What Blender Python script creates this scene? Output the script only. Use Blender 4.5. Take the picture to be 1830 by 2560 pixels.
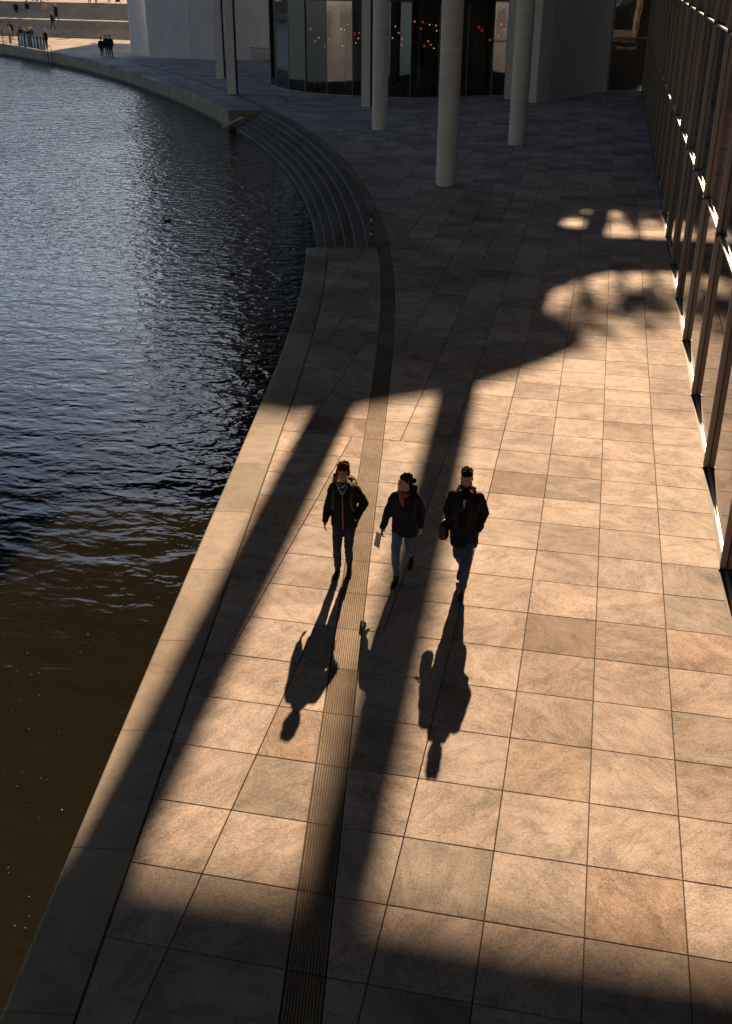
import bpy, bmesh, math, random
from mathutils import Vector, Matrix
from mathutils.geometry import tessellate_polygon

for o in list(bpy.data.objects):
    bpy.data.objects.remove(o)
scene = bpy.context.scene
COL = scene.collection
U = 0.9                      # one paving module, in metres; plan coordinates below are in modules
R = math.radians

# ------------------------------------------------------------------ camera, sky, sun, exposure
cam_data = bpy.data.cameras.new('camera')
cam = bpy.data.objects.new('camera', cam_data)
COL.objects.link(cam)
scene.camera = cam
PITCH, YAW, ROLL = 0.47430, -0.20386, 0.00695
CAM = Vector((2.3862, -6.9271, 8.6632)) * U
fw = Vector((math.sin(YAW) * math.cos(PITCH), math.cos(YAW) * math.cos(PITCH), -math.sin(PITCH)))
rt0 = Vector((math.cos(YAW), -math.sin(YAW), 0))
up0 = rt0.cross(fw)
rt = math.cos(ROLL) * rt0 + math.sin(ROLL) * up0
up = -math.sin(ROLL) * rt0 + math.cos(ROLL) * up0
cam.matrix_world = Matrix(((rt.x, up.x, -fw.x, CAM.x), (rt.y, up.y, -fw.y, CAM.y), (rt.z, up.z, -fw.z, CAM.z), (0, 0, 0, 1)))
cam_data.sensor_fit = 'HORIZONTAL'
cam_data.sensor_width = 36.0
cam_data.lens = 36.0 * 2697.6 / 1830.0
cam_data.clip_start = 0.1
cam_data.clip_end = 3000.0

SUN_AZ, SUN_EL = R(-2.75), R(25.5)
sun_dir = Vector((math.sin(SUN_AZ) * math.cos(SUN_EL), math.cos(SUN_AZ) * math.cos(SUN_EL), math.sin(SUN_EL)))
world = bpy.data.worlds.new('World')
scene.world = world
world.use_nodes = True
wn = world.node_tree
wn.nodes.clear()
sky = wn.nodes.new('ShaderNodeTexSky')
sky.sky_type = 'NISHITA'
sky.sun_disc = False
sky.sun_elevation = SUN_EL
sky.sun_rotation = SUN_AZ
sky.dust_density = 1.0
sky.ozone_density = 3.0
bg = wn.nodes.new('ShaderNodeBackground')
bg.inputs['Strength'].default_value = 0.05
wo = wn.nodes.new('ShaderNodeOutputWorld')
wn.links.new(sky.outputs[0], bg.inputs['Color'])
wn.links.new(bg.outputs[0], wo.inputs['Surface'])

sun_data = bpy.data.lights.new('sun', 'SUN')
sun_data.energy = 5.0
sun_data.angle = R(0.53)
sun_data.color = (1.0, 0.67, 0.41)
sun = bpy.data.objects.new('sun', sun_data)
sun.rotation_euler = sun_dir.to_track_quat('Z', 'Y').to_euler()
sun.location = sun_dir * 150
COL.objects.link(sun)

vs = scene.view_settings
vs.view_transform = 'Standard'
vs.look = 'None'
vs.exposure = 1.58
vs.gamma = 1.0
vs.use_curve_mapping = False
cy = scene.cycles
cy.max_bounces = 5; cy.diffuse_bounces = 3; cy.glossy_bounces = 3; cy.transmission_bounces = 3; cy.transparent_max_bounces = 8
cy.sample_clamp_indirect = 6.0

rng = random.Random(11)

# ------------------------------------------------------------------ helpers
def tag(o, label=None, cat=None, group=None, kind=None):
    if label: o['label'] = label
    if cat: o['category'] = cat
    if group: o['group'] = group
    if kind: o['kind'] = kind
    return o

def empty(name, loc=(0, 0, 0), rz=0.0):
    o = bpy.data.objects.new(name, None)
    o.empty_display_size = 0.2
    o.location = loc
    o.rotation_euler = (0, 0, rz)
    COL.objects.link(o)
    return o

def link_mesh(name, me, mat=None, parent=None, smooth=False):
    o = bpy.data.objects.new(name, me)
    COL.objects.link(o)
    if mat is not None and len(me.materials) == 0:
        me.materials.append(mat)
    if parent is not None:
        o.parent = parent
    if smooth:
        for p in me.polygons:
            p.use_smooth = True
    return o

class MB:
    """collects shapes; build() links them as ONE mesh object"""
    def __init__(s, k=1.0):
        s.v, s.f, s.k, s.m = [], [], k, []
    def add(s, vs_, fs_, m=0):
        b = len(s.v)
        s.v += [tuple(c * s.k for c in p) for p in vs_]
        s.f += [tuple(b + i for i in f) for f in fs_]
        s.m += [m] * len(fs_)
        return s
    def box(s, x0, x1, y0, y1, z0, z1, m=0):
        return s.add([(x0, y0, z0), (x1, y0, z0), (x1, y1, z0), (x0, y1, z0), (x0, y0, z1), (x1, y0, z1), (x1, y1, z1), (x0, y1, z1)],
                     [(0, 3, 2, 1), (4, 5, 6, 7), (0, 1, 5, 4), (1, 2, 6, 5), (2, 3, 7, 6), (3, 0, 4, 7)], m)
    def bbox(s, x0, x1, y0, y1, z0, z1, b):
        """box with all top and vertical edges chamfered by b"""
        def ring(i, z):
            return [(x0 + i, y0, z), (x1 - i, y0, z), (x1, y0 + i, z), (x1, y1 - i, z), (x1 - i, y1, z), (x0 + i, y1, z), (x0, y1 - i, z), (x0, y0 + i, z)]
        def ring2(z):
            q = b
            return [(x0 + 1.7 * q, y0 + q, z), (x1 - 1.7 * q, y0 + q, z), (x1 - q, y0 + 1.7 * q, z), (x1 - q, y1 - 1.7 * q, z), (x1 - 1.7 * q, y1 - q, z), (x0 + 1.7 * q, y1 - q, z), (x0 + q, y1 - 1.7 * q, z), (x0 + q, y0 + 1.7 * q, z)]
        rs = [ring2(z0), ring(b, z0 + b), ring(b, z1 - b), ring2(z1)]
        return s.loft(rs)
    def loft(s, rings, cap=True, m=0):
        n = len(rings[0]); vs_, fs_ = [], []
        for r in rings: vs_ += list(r)
        for a in range(len(rings) - 1):
            for i in range(n):
                j = (i + 1) % n
                fs_.append((a * n + i, a * n + j, (a + 1) * n + j, (a + 1) * n + i))
        if cap:
            fs_.append(tuple(reversed(range(n))))
            fs_.append(tuple((len(rings) - 1) * n + i for i in range(n)))
        return s.add(vs_, fs_, m)
    def prism(s, poly, z0, z1, m=0):
        n = len(poly)
        return s.add([(x, y, z0) for x, y in poly] + [(x, y, z1) for x, y in poly],
                     [tuple(reversed(range(n))), tuple(range(n, 2 * n))] + [(i, (i + 1) % n, n + (i + 1) % n, n + i) for i in range(n)], m)
    def tube(s, path, rad, seg=8, cap=True, m=0):
        path = [Vector(p) for p in path]
        if not isinstance(rad, (list, tuple)): rad = [rad] * len(path)
        rings = []
        prev = None
        for i, p in enumerate(path):
            t = (path[min(i + 1, len(path) - 1)] - path[max(i - 1, 0)]).normalized()
            ref = prev if prev is not None else (Vector((0, 0, 1)) if abs(t.z) < 0.9 else Vector((1, 0, 0)))
            a = (ref - t * ref.dot(t)).normalized()
            b = t.cross(a); prev = a
            rings.append([tuple(p + (a * math.cos(q) + b * math.sin(q)) * rad[i]) for q in [2 * math.pi * k / seg for k in range(seg)]])
        return s.loft(rings, cap, m)
    def cyl(s, x, y, z0, z1, r, seg=16, m=0):
        return s.loft([[(x + r * math.cos(2 * math.pi * k / seg), y + r * math.sin(2 * math.pi * k / seg), z) for k in range(seg)] for z in (z0, z1)], True, m)
    def ball(s, c, r, seg=12, rings=8, m=0):
        rx, ry, rz = (r, r, r) if not isinstance(r, (tuple, list)) else r
        rs = []
        for a in [0.22] + list(range(1, rings)) + [rings - 0.22]:
            th = math.pi * a / rings
            rs.append([(c[0] + rx * math.sin(th) * math.cos(2 * math.pi * k / seg), c[1] + ry * math.sin(th) * math.sin(2 * math.pi * k / seg), c[2] - rz * math.cos(th)) for k in range(seg)])
        return s.loft(rs, True, m)
    def mesh(s, name):
        me = bpy.data.meshes.new(name)
        me.from_pydata(s.v, [], s.f)
        return me
    def build(s, name, mat, parent=None, smooth=False, rnd=None):
        me = s.mesh(name)
        mats = mat if isinstance(mat, (list, tuple)) else [mat]
        for q in mats: me.materials.append(q)
        if len(mats) > 1:
            for p, i in zip(me.polygons, s.m): p.material_index = i
        if rnd is not None:
            at = me.color_attributes.new('rnd', 'FLOAT_COLOR', 'POINT')
            for i in range(len(me.vertices)):
                at.data[i].color = rnd if not isinstance(rnd, list) else rnd[i]
        return link_mesh(name, me, None, parent, smooth)

def smooth_by_angle(o, ang=40):
    me = o.data
    for p in me.polygons: p.use_smooth = True
    bm = bmesh.new(); bm.from_mesh(me)
    for e in bm.edges:
        if len(e.link_faces) == 2 and e.calc_face_angle(0) > R(ang): e.smooth = False
    bm.to_mesh(me); bm.free()

# ------------------------------------------------------------------ materials
class NT:
    def __init__(s, name):
        s.mat = bpy.data.materials.new(name)
        s.mat.use_nodes = True
        s.t = s.mat.node_tree
        s.b = s.t.nodes['Principled BSDF']
    def n(s, kind, **kw):
        nd = s.t.nodes.new('ShaderNode' + kind)
        for k, v in kw.items():
            if k in nd.inputs.keys(): nd.inputs[k].default_value = v
            else: setattr(nd, k, v)
        return nd
    def l(s, a, b): s.t.links.new(a, b)
    def math(s, op, a, b=None, c=None):
        nd = s.t.nodes.new('ShaderNodeMath'); nd.operation = op
        for i, q in enumerate((a, b, c)):
            if q is None: continue
            if isinstance(q, (int, float)): nd.inputs[i].default_value = q
            else: s.l(q, nd.inputs[i])
        return nd.outputs[0]
    def mix(s, f, a, b, mode='MIX'):
        nd = s.t.nodes.new('ShaderNodeMix'); nd.data_type = 'RGBA'; nd.blend_type = mode
        for sock, q in ((nd.inputs[0], f), (nd.inputs[6], a), (nd.inputs[7], b)):
            if isinstance(q, (int, float)): sock.default_value = q
            elif isinstance(q, (tuple, list)): sock.default_value = (*q, 1.0)[:4]
            else: s.l(q, sock)
        return nd.outputs[2]
    def ramp(s, fac, stops):
        nd = s.t.nodes.new('ShaderNodeValToRGB')
        e = nd.color_ramp.elements
        while len(e) < len(stops): e.new(0.5)
        for q, (p, c) in zip(e, stops):
            q.position = p
            q.color = (*c, 1.0) if isinstance(c, (tuple, list)) else (c, c, c, 1.0)
        s.l(fac, nd.inputs[0])
        return nd.outputs[0]
    def bump(s, h, strength=0.3, dist=0.01):
        nd = s.n('Bump', Strength=strength, Distance=dist)
        s.l(h, nd.inputs['Height']); s.l(nd.outputs[0], s.b.inputs['Normal'])
        return nd

def simple(name, col, rough=0.6, metal=0.0, spec=0.5, var=0.15, scale=8.0, bump=0.0):
    m = NT(name)
    tc = m.n('TexCoord')
    nz = m.n('TexNoise', Scale=scale, Detail=6.0, Roughness=0.6)
    m.l(tc.outputs['Object'], nz.inputs['Vector'])
    c = m.ramp(nz.outputs[0], [(0.25, tuple(max(0, q * (1 - var)) for q in col)), (0.75, tuple(min(1, q * (1 + var)) for q in col))])
    m.l(c, m.b.inputs['Base Color'])
    m.b.inputs['Roughness'].default_value = rough
    m.b.inputs['Metallic'].default_value = metal
    m.b.inputs['Specular IOR Level'].default_value = spec
    if bump: m.bump(nz.outputs[0], bump, 0.01)
    return m.mat

def stone_material(name, lo, hi, streak=(0.8, 2.1), contrast=1.0, rough=(0.52, 0.75), grain=90.0, tint=0.18, bump=0.35):
    """riven stone: each slab carries its own random values in the attribute rnd"""
    m = NT(name)
    tc = m.n('TexCoord')
    at = m.n('Attribute'); at.attribute_name = 'rnd'
    sp = m.n('SeparateColor'); m.l(at.outputs['Color'], sp.inputs[0])
    # shift the pattern from slab to slab, and turn it by a random angle
    off = m.n('VectorMath', operation='SCALE'); m.l(at.outputs['Color'], off.inputs[0]); off.inputs['Scale'].default_value = 57.0
    add = m.n('VectorMath', operation='ADD'); m.l(tc.outputs['Object'], add.inputs[0]); m.l(off.outputs[0], add.inputs[1])
    rot = m.n('VectorRotate', rotation_type='Z_AXIS'); m.l(add.outputs[0], rot.inputs['Vector'])
    ang = m.math('ADD', m.math('MULTIPLY', m.math('SUBTRACT', sp.outputs[1], 0.5), 2.2), m.math('MULTIPLY', m.math('GREATER_THAN', sp.outputs[2], 0.86), 1.4))
    m.l(ang, rot.inputs['Angle'])
    mp = m.n('Mapping'); mp.inputs['Scale'].default_value = (streak[0], streak[1], 1.0)
    m.l(rot.outputs[0], mp.inputs['Vector'])
    n1 = m.n('TexNoise', Scale=2.2, Detail=6.0, Roughness=0.70, Distortion=1.1); m.l(mp.outputs[0], n1.inputs['Vector'])
    n2 = m.n('TexNoise', Scale=1.9, Detail=3.0, Roughness=0.6, Distortion=0.8); m.l(add.outputs[0], n2.inputs['Vector'])
    mp3 = m.n('Mapping'); mp3.inputs['Scale'].default_value = (1.3, 1.7, 1.0); m.l(rot.outputs[0], mp3.inputs['Vector'])
    n3 = m.n('TexNoise', Scale=grain * 0.35, Detail=2.0, Roughness=0.75); m.l(mp3.outputs[0], n3.inputs['Vector'])
    # thin veins
    v = m.n('TexNoise', Scale=1.5, Detail=1.0, Roughness=0.5, Distortion=1.6); m.l(mp.outputs[0], v.inputs['Vector'])
    vein = m.ramp(m.math('ABSOLUTE', m.math('SUBTRACT', v.outputs[0], 0.5)), [(0.0, 1.0), (0.018, 0.0)])
    f = m.math('ADD', m.math('MULTIPLY', n1.outputs[0], 0.42 * contrast), m.math('MULTIPLY', n2.outputs[0], 0.42))
    f = m.math('ADD', f, m.math('MULTIPLY', n3.outputs[0], 0.56))
    f = m.math('SUBTRACT', f, 0.20 + 0.21 * (contrast - 1))
    c = m.ramp(f, [(0.34, lo), (0.62, hi)])
    c = m.mix(m.math('MULTIPLY', vein, 0.30), c, tuple(q * 0.55 for q in lo))
    # tone of the slab
    tone = m.math('ADD', m.math('MULTIPLY', m.math('POWER', sp.outputs[0], 0.45), 0.46), 0.66)
    val = m.n('HueSaturation'); m.l(c, val.inputs['Color']); m.l(tone, val.inputs['Value'])
    cool = m.mix(m.math('MULTIPLY', sp.outputs[2], tint), val.outputs[0], (0.25, 0.31, 0.33))
    # a few slabs of a browner bed, and spots trodden into the stone
    cool = m.mix(m.math('MULTIPLY', m.math('GREATER_THAN', sp.outputs[1], 0.93), 0.75), cool, m.mix(1.0, cool, (0.80, 0.72, 0.65), 'MULTIPLY'))
    vg = m.n('TexVoronoi', Scale=1.7); m.l(tc.outputs['Object'], vg.inputs['Vector'])
    cool = m.mix(m.ramp(vg.outputs['Distance'], [(0.012, 0.55), (0.020, 0.0)]), cool, (0.05, 0.045, 0.04))
    # grime patches over several slabs
    g = m.n('TexNoise', Scale=0.35, Detail=2.0, Roughness=0.6); m.l(tc.outputs['Object'], g.inputs['Vector'])
    gr = m.ramp(g.outputs[0], [(0.35, (0.76, 0.75, 0.74)), (0.60, (1.0, 1.0, 1.0))])
    cool = m.mix(1.0, cool, gr, 'MULTIPLY')
    m.l(cool, m.b.inputs['Base Color'])
    rr = m.n('MapRange'); rr.inputs['To Min'].default_value = rough[1]; rr.inputs['To Max'].default_value = rough[0]
    m.l(f, rr.inputs['Value']); m.l(rr.outputs[0], m.b.inputs['Roughness'])
    m.b.inputs['IOR'].default_value = 1.06
    m.b.inputs['Specular IOR Level'].default_value = 0.5
    m.bump(f, bump, 0.014)
    return m.mat

M = {}
M['slab'] = stone_material('slab_stone', (0.215, 0.19, 0.171), (0.53, 0.465, 0.42))
M['drain'] = stone_material('drain_stone', (0.20, 0.18, 0.155), (0.38, 0.335, 0.285), contrast=0.5, bump=0.2)
M['coping'] = stone_material('coping_stone', (0.23, 0.21, 0.185), (0.40, 0.365, 0.32), streak=(1.3, 1.6), contrast=0.6, grain=130, tint=0.12, bump=0.3)
M['step'] = stone_material('step_stone', (0.12, 0.11, 0.10), (0.24, 0.22, 0.20), contrast=0.7)
M['plaza'] = stone_material('plaza_gravel', (0.25, 0.22, 0.17), (0.36, 0.32, 0.25), streak=(1, 1), contrast=0.5)
M['drain_slot'] = simple('drain_slot', (0.085, 0.078, 0.07), 0.9, var=0.3, scale=20)
M['bed'] = simple('joint_mortar', (0.035, 0.032, 0.028), 0.95, var=0.3, scale=20)
M['nosing'] = simple('nosing_stone', (0.060, 0.052, 0.034), 0.8, var=0.35, scale=4)
M['steel'] = simple('dark_steel', (0.035, 0.035, 0.038), 0.45, 0.6, var=0.2)
M['fin'] = simple('fin_metal', (0.26, 0.21, 0.165), 0.5, 0.25, var=0.06, scale=3)
M['sill'] = simple('sill_metal', (0.62, 0.58, 0.54), 0.35, 0.5, var=0.06)
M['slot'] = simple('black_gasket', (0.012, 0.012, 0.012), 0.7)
M['white'] = simple('white_paint', (0.78, 0.78, 0.76), 0.6, var=0.05)
M['pink'] = simple('pink_paint', (0.55, 0.12, 0.22), 0.5)
M['wood'] = simple('chair_wood', (0.42, 0.16, 0.06), 0.45, var=0.25)
M['tabletop'] = simple('table_top', (0.16, 0.07, 0.035), 0.3, var=0.2)
M['plank'] = simple('bare_plank', (0.45, 0.36, 0.24), 0.7, var=0.3)

def concrete(name, lo, hi, bands=0.0):
    m = NT(name)
    tc = m.n('TexCoord')
    n1 = m.n('TexNoise', Scale=0.8, Detail=8.0, Roughness=0.62, Distortion=0.3); m.l(tc.outputs['Object'], n1.inputs['Vector'])
    mp = m.n('Mapping'); mp.inputs['Scale'].default_value = (1.6, 1.6, 0.22); m.l(tc.outputs['Object'], mp.inputs['Vector'])
    n2 = m.n('TexNoise', Scale=1.6, Detail=6.0, Roughness=0.6); m.l(mp.outputs[0], n2.inputs['Vector'])
    n3 = m.n('TexNoise', Scale=38.0, Detail=4.0, Roughness=0.7); m.l(tc.outputs['Object'], n3.inputs['Vector'])
    f = m.math('ADD', m.math('MULTIPLY', n1.outputs[0], 0.5), m.math('ADD', m.math('MULTIPLY', n2.outputs[0], 0.35), m.math('MULTIPLY', n3.outputs[0], 0.15)))
    if bands:
        mp2 = m.n('Mapping'); mp2.inputs['Scale'].default_value = (0.25, 0.25, 5.0); m.l(tc.outputs['Object'], mp2.inputs['Vector'])
        n4 = m.n('TexNoise', Scale=1.1, Detail=3.0, Roughness=0.6); m.l(mp2.outputs[0], n4.inputs['Vector'])
        f = m.math('ADD', f, m.math('MULTIPLY', m.math('SUBTRACT', n4.outputs[0], 0.5), bands))
    c = m.ramp(f, [(0.3, lo), (0.7, hi)])
    m.l(c, m.b.inputs['Base Color'])
    m.b.inputs['Roughness'].default_value = 0.78
    m.b.inputs['Specular IOR Level'].default_value = 0.3
    m.bump(m.math('ADD', n3.outputs[0], f), 0.12, 0.01)
    return m.mat
M['conc'] = concrete('fair_faced_concrete', (0.48, 0.46, 0.43), (0.64, 0.62, 0.58))
M['column'] = concrete('column_concrete', (0.54, 0.52, 0.49), (0.74, 0.71, 0.67), 0.55)
M['post'] = concrete('post_concrete', (0.60, 0.56, 0.51), (0.70, 0.67, 0.62))
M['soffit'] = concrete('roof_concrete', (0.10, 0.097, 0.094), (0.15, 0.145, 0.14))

def quay_wall_mat():
    m = NT('quay_wall_concrete')
    tc = m.n('TexCoord'); sp = m.n('SeparateXYZ'); m.l(tc.outputs['Object'], sp.inputs[0])
    n1 = m.n('TexNoise', Scale=1.3, Detail=7.0, Roughness=0.65); m.l(tc.outputs['Object'], n1.inputs['Vector'])
    c = m.ramp(n1.outputs[0], [(0.3, (0.17, 0.14, 0.09)), (0.7, (0.32, 0.27, 0.19))])
    zz = m.math('ADD', sp.outputs[2], m.math('MULTIPLY', n1.outputs[0], 0.16))
    wet = m.n('MapRange'); m.l(zz, wet.inputs['Value'])
    wet.inputs['From Min'].default_value = -0.86; wet.inputs['From Max'].default_value = -0.74
    wet.inputs['To Min'].default_value = 0.9; wet.inputs['To Max'].default_value = 0.0
    c = m.mix(wet.outputs[0], c, (0.022, 0.02, 0.014))
    m.l(c, m.b.inputs['Base Color'])
    m.b.inputs['Roughness'].default_value = 0.75
    m.bump(n1.outputs[0], 0.3, 0.02)
    return m.mat
M['quay'] = quay_wall_mat()

def water_mat():
    m = NT('river_water')
    tc = m.n('TexCoord')
    def wave(scale, sx, sy, rot, detail, rough=0.5, dist=0.0):
        mp = m.n('Mapping'); mp.inputs['Rotation'].default_value = (0, 0, R(rot)); mp.inputs['Scale'].default_value = (sx, sy, 1)
        m.l(tc.outputs['Object'], mp.inputs['Vector'])
        nz = m.n('TexNoise', Scale=scale, Detail=detail, Roughness=rough, Distortion=dist); m.l(mp.outputs[0], nz.inputs['Vector'])
        return nz.outputs[0]
    a = wave(1.5, 0.62, 1.35, -14, 2.0, 0.5, 0.4)
    b = wave(2.7, 0.9, 1.2, 12, 2.0, 0.5, 0.6)
    c = wave(0.09, 1.0, 1.0, 30, 2.0, 0.5, 0.0)
    d = wave(9.0, 0.8, 1.2, -30, 1.0, 0.5, 0.0)
    sp = m.n('SeparateXYZ'); m.l(tc.outputs['Object'], sp.inputs[0])
    open_ = m.n('MapRange'); m.l(sp.outputs[1], open_.inputs['Value'])      # calmer in the lee of the near quay
    open_.inputs['From Min'].default_value = 5.0; open_.inputs['From Max'].default_value = 42.0
    open_.inputs['To Min'].default_value = 0.22; open_.inputs['To Max'].default_value = 1.7
    rough_ = m.math('MULTIPLY', m.math('ADD', m.math('MULTIPLY', c, 1.3), 0.25), open_.outputs[0])
    lo = m.n('MapRange'); m.l(sp.outputs[1], lo.inputs['Value'])
    lo.inputs['From Min'].default_value = 1.0; lo.inputs['From Max'].default_value = 12.0
    lo.inputs['To Min'].default_value = 0.5; lo.inputs['To Max'].default_value = 1.0
    h = m.math('ADD', m.math('MULTIPLY', m.math('MULTIPLY', a, 0.043), lo.outputs[0]), m.math('MULTIPLY', m.math('ADD', m.math('MULTIPLY', b, 0.042), m.math('MULTIPLY', d, 0.008)), rough_))
    bp = m.bump(h, 1.0, 1.0)
    deep = m.n('TexNoise', Scale=0.12, Detail=2.0); m.l(tc.outputs['Object'], deep.inputs['Vector'])
    col = m.ramp(deep.outputs[0], [(0.3, (0.0080, 0.0076, 0.0048)), (0.7, (0.0110, 0.0104, 0.0062))])
    m.l(col, m.b.inputs['Base Color'])
    m.b.inputs['Roughness'].default_value = 0.03
    m.b.inputs['IOR'].default_value = 1.333
    return m.mat
M['water'] = water_mat()

def glass_mat(name, tint, rough=0.0, f0=1.52, thick=0.0):
    """a pane: clear glass that reflects by the Fresnel law and lets the rest through"""
    m = NT(name)
    m.t.nodes.remove(m.b)
    out = m.t.nodes['Material Output']
    tr = m.n('BsdfTransparent'); tr.inputs['Color'].default_value = (*tint, 1)
    gl = m.n('BsdfGlossy'); gl.inputs['Roughness'].default_value = rough; gl.inputs['Color'].default_value = (0.95, 0.95, 0.95, 1)
    tc = m.n('TexCoord'); nz = m.n('TexNoise', Scale=0.5, Detail=1.0); m.l(tc.outputs['Object'], nz.inputs['Vector'])
    bp = m.n('Bump', Strength=0.25, Distance=0.02); m.l(nz.outputs[0], bp.inputs['Height']); m.l(bp.outputs[0], gl.inputs['Normal'])
    fr = m.n('Fresnel', IOR=f0); m.l(bp.outputs[0], fr.inputs['Normal'])
    mx = m.n('MixShader'); m.l(m.math('MINIMUM', m.math('MULTIPLY', fr.outputs[0], 1.7), 1.0), mx.inputs[0]); m.l(tr.outputs[0], mx.inputs[1]); m.l(gl.outputs[0], mx.inputs[2])
    m.l(mx.outputs[0], out.inputs['Surface'])
    return m.mat
M['glass'] = glass_mat('cafe_glass', (0.62, 0.64, 0.60))
M['balustrade'] = glass_mat('balustrade_glass', (0.80, 0.84, 0.82))

def dark_pane(name, col):
    m = NT(name)
    tc = m.n('TexCoord'); nz = m.n('TexNoise', Scale=0.7, Detail=2.0); m.l(tc.outputs['Object'], nz.inputs['Vector'])
    m.l(m.ramp(nz.outputs[0], [(0.3, tuple(q * 0.6 for q in col)), (0.7, col)]), m.b.inputs['Base Color'])
    m.b.inputs['Roughness'].default_value = 0.015
    m.b.inputs['IOR'].default_value = 1.52
    bp = m.n('TexNoise', Scale=0.35, Detail=0.0); m.l(tc.outputs['Object'], bp.inputs['Vector']); m.bump(bp.outputs[0], 0.12, 0.02)
    return m.mat
M['pane'] = dark_pane('facade_glass', (0.030, 0.020, 0.013))
M['blind'] = dark_pane('facade_glass_with_brown_blind', (0.30, 0.15, 0.075))

def emit(name, col, st):
    m = NT(name)
    m.b.inputs['Base Color'].default_value = (*col, 1)
    m.b.inputs['Emission Color'].default_value = (*col, 1)
    m.b.inputs['Emission Strength'].default_value = st
    m.mat.cycles.emission_sampling = 'NONE'
    return m.mat

# ------------------------------------------------------------------ plan curves (in paving modules)
MY0, MDY = -14.0, 2.0
MX = [2.823, 2.499, 2.177, 1.857, 1.539, 1.223, 0.909, 0.598, 0.288, -0.02, -0.326, -0.629, -0.929, -1.227, -1.524, -1.824, -2.133, -2.46, -2.812, -3.193, -3.607, -4.056, -4.54, -5.059, -5.613, -6.202, -6.829, -7.493, -8.196, -8.94, -9.726, -10.555, -11.428, -12.344, -13.305, -14.308, -15.354, -16.442, -17.572, -18.743, -19.953, -21.204, -22.493, -23.821, -25.185, -26.585, -28.017, -29.482, -30.978, -32.507, -34.071, -35.675, -37.323, -39.02, -40.77, -42.579, -44.451, -46.389, -48.399, -50.483, -52.644, -54.886, -57.209, -59.614, -62.103, -64.674, -67.328, -70.065, -72.885, -75.788, -78.773, -81.842]
def mx(y):
    t = (y - MY0) / MDY
    i = max(1, min(len(MX) - 3, int(math.floor(t)))); f = t - i
    p0, p1, p2, p3 = MX[i - 1], MX[i], MX[i + 1], MX[i + 2]
    return p1 + 0.5 * f * (p2 - p0 + f * (2 * p0 - 5 * p1 + 4 * p2 - p3 + f * (3 * (p1 - p2) + p3 - p0)))
def offpt(y, d):
    """point at distance d on the water side of the drain's landward edge, at master ordinate y"""
    e = 0.3
    tx, ty = mx(y + e) - mx(y - e), 2 * e
    L = math.hypot(tx, ty)
    return (mx(y) - d * ty / L, y + d * tx / L)
def d_inner(y): return 2.25 - 0.17 * min(1, max(0, (y + 1) / 16))
def d_outer(y):
    if y < 20: return 2.97 - 0.22 * min(1, max(0, (y + 1) / 18))
    return 2.75 + 0.17 * min(1, max(0, (y - 22) / 20))
_tab = {}
def xat(key, fn, y):
    if key not in _tab:
        _tab[key] = [offpt(q * 0.5, fn(q * 0.5)) for q in range(-40, 290)]
    T = _tab[key]
    lo, hi = 0, len(T) - 1
    while hi - lo > 1:
        mid = (lo + hi) // 2
        if T[mid][1] <= y: lo = mid
        else: hi = mid
    a, b = T[lo], T[hi]
    return a[0] + (b[0] - a[0]) * (y - a[1]) / (b[1] - a[1])
xdr = lambda y: xat('dr', lambda q: 0.0, y)
xdl = lambda y: xat('dl', lambda q: 0.39, y)
xin = lambda y: xat('in', d_inner, y)
xout = lambda y: xat('out', d_outer, y)
WZ = -1.15                   # water level
ST0, ST1 = 28.85, 63.6       # stretch of the water steps (ordinates)
FX = 5.0                     # plane of the glass front

# ------------------------------------------------------------------ ground
land = [(xout(y) + 0.08, y) for y in [-14 + 2 * k for k in range(64)]]
land = land + [(-230, 320), (-230, 900), (500, 900), (500, -160), (4.2, -160)]
gm = MB(U)
tri = tessellate_polygon([[Vector((x, y, 0)) for x, y in land]])
# the bed stops short of the steps: cut by lowering nothing, the steps stand in front of it
def land_without_steps():
    a = [(xout(y) + 0.08, y) for y in [-14 + 2 * k for k in range(21)]] + [(xout(ST0 - 0.6) + 0.08, ST0 - 0.6), (xdl(ST0 - 0.6), ST0 - 0.6)]
    b = [(xdl(y), y) for y in [ST0 + k * 2 for k in range(0, 18)]]
    c = [(xout(y) + 0.08, y) for y in [66 + 2 * k for k in range(24)]]
    return a + b + c + [(-230, 320), (-230, 900), (500, 900), (500, -160), (4.2, -160)]
land = land_without_steps()
tri = tessellate_polygon([[Vector((x, y, 0)) for x, y in land]])
gm.add([(x, y, -0.045) for x, y in land], [tuple(reversed(t)) if (Vector((land[t[1]][0] - land[t[0]][0], land[t[1]][1] - land[t[0]][1], 0)).cross(Vector((land[t[2]][0] - land[t[0]][0], land[t[2]][1] - land[t[0]][1], 0)))).z < 0 else tuple(t) for t in tri])
pavement = gm.build('pavement', M['bed'])
tag(pavement, 'large rectangular stone slabs paving the riverside promenade', 'pavement', kind='structure')

def inset(poly, d):
    n = len(poly); out = []
    for i in range(n):
        p0, p1, p2 = Vector(poly[i - 1]), Vector(poly[i]), Vector(poly[(i + 1) % n])
        e1, e2 = (p1 - p0).normalized(), (p2 - p1).normalized()
        n1, n2 = Vector((-e1.y, e1.x)), Vector((-e2.y, e2.x))
        k = 1 + n1.dot(n2)
        out.append(tuple(p1 + (n1 + n2) * (d / max(k, 0.3))))
    return out

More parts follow.
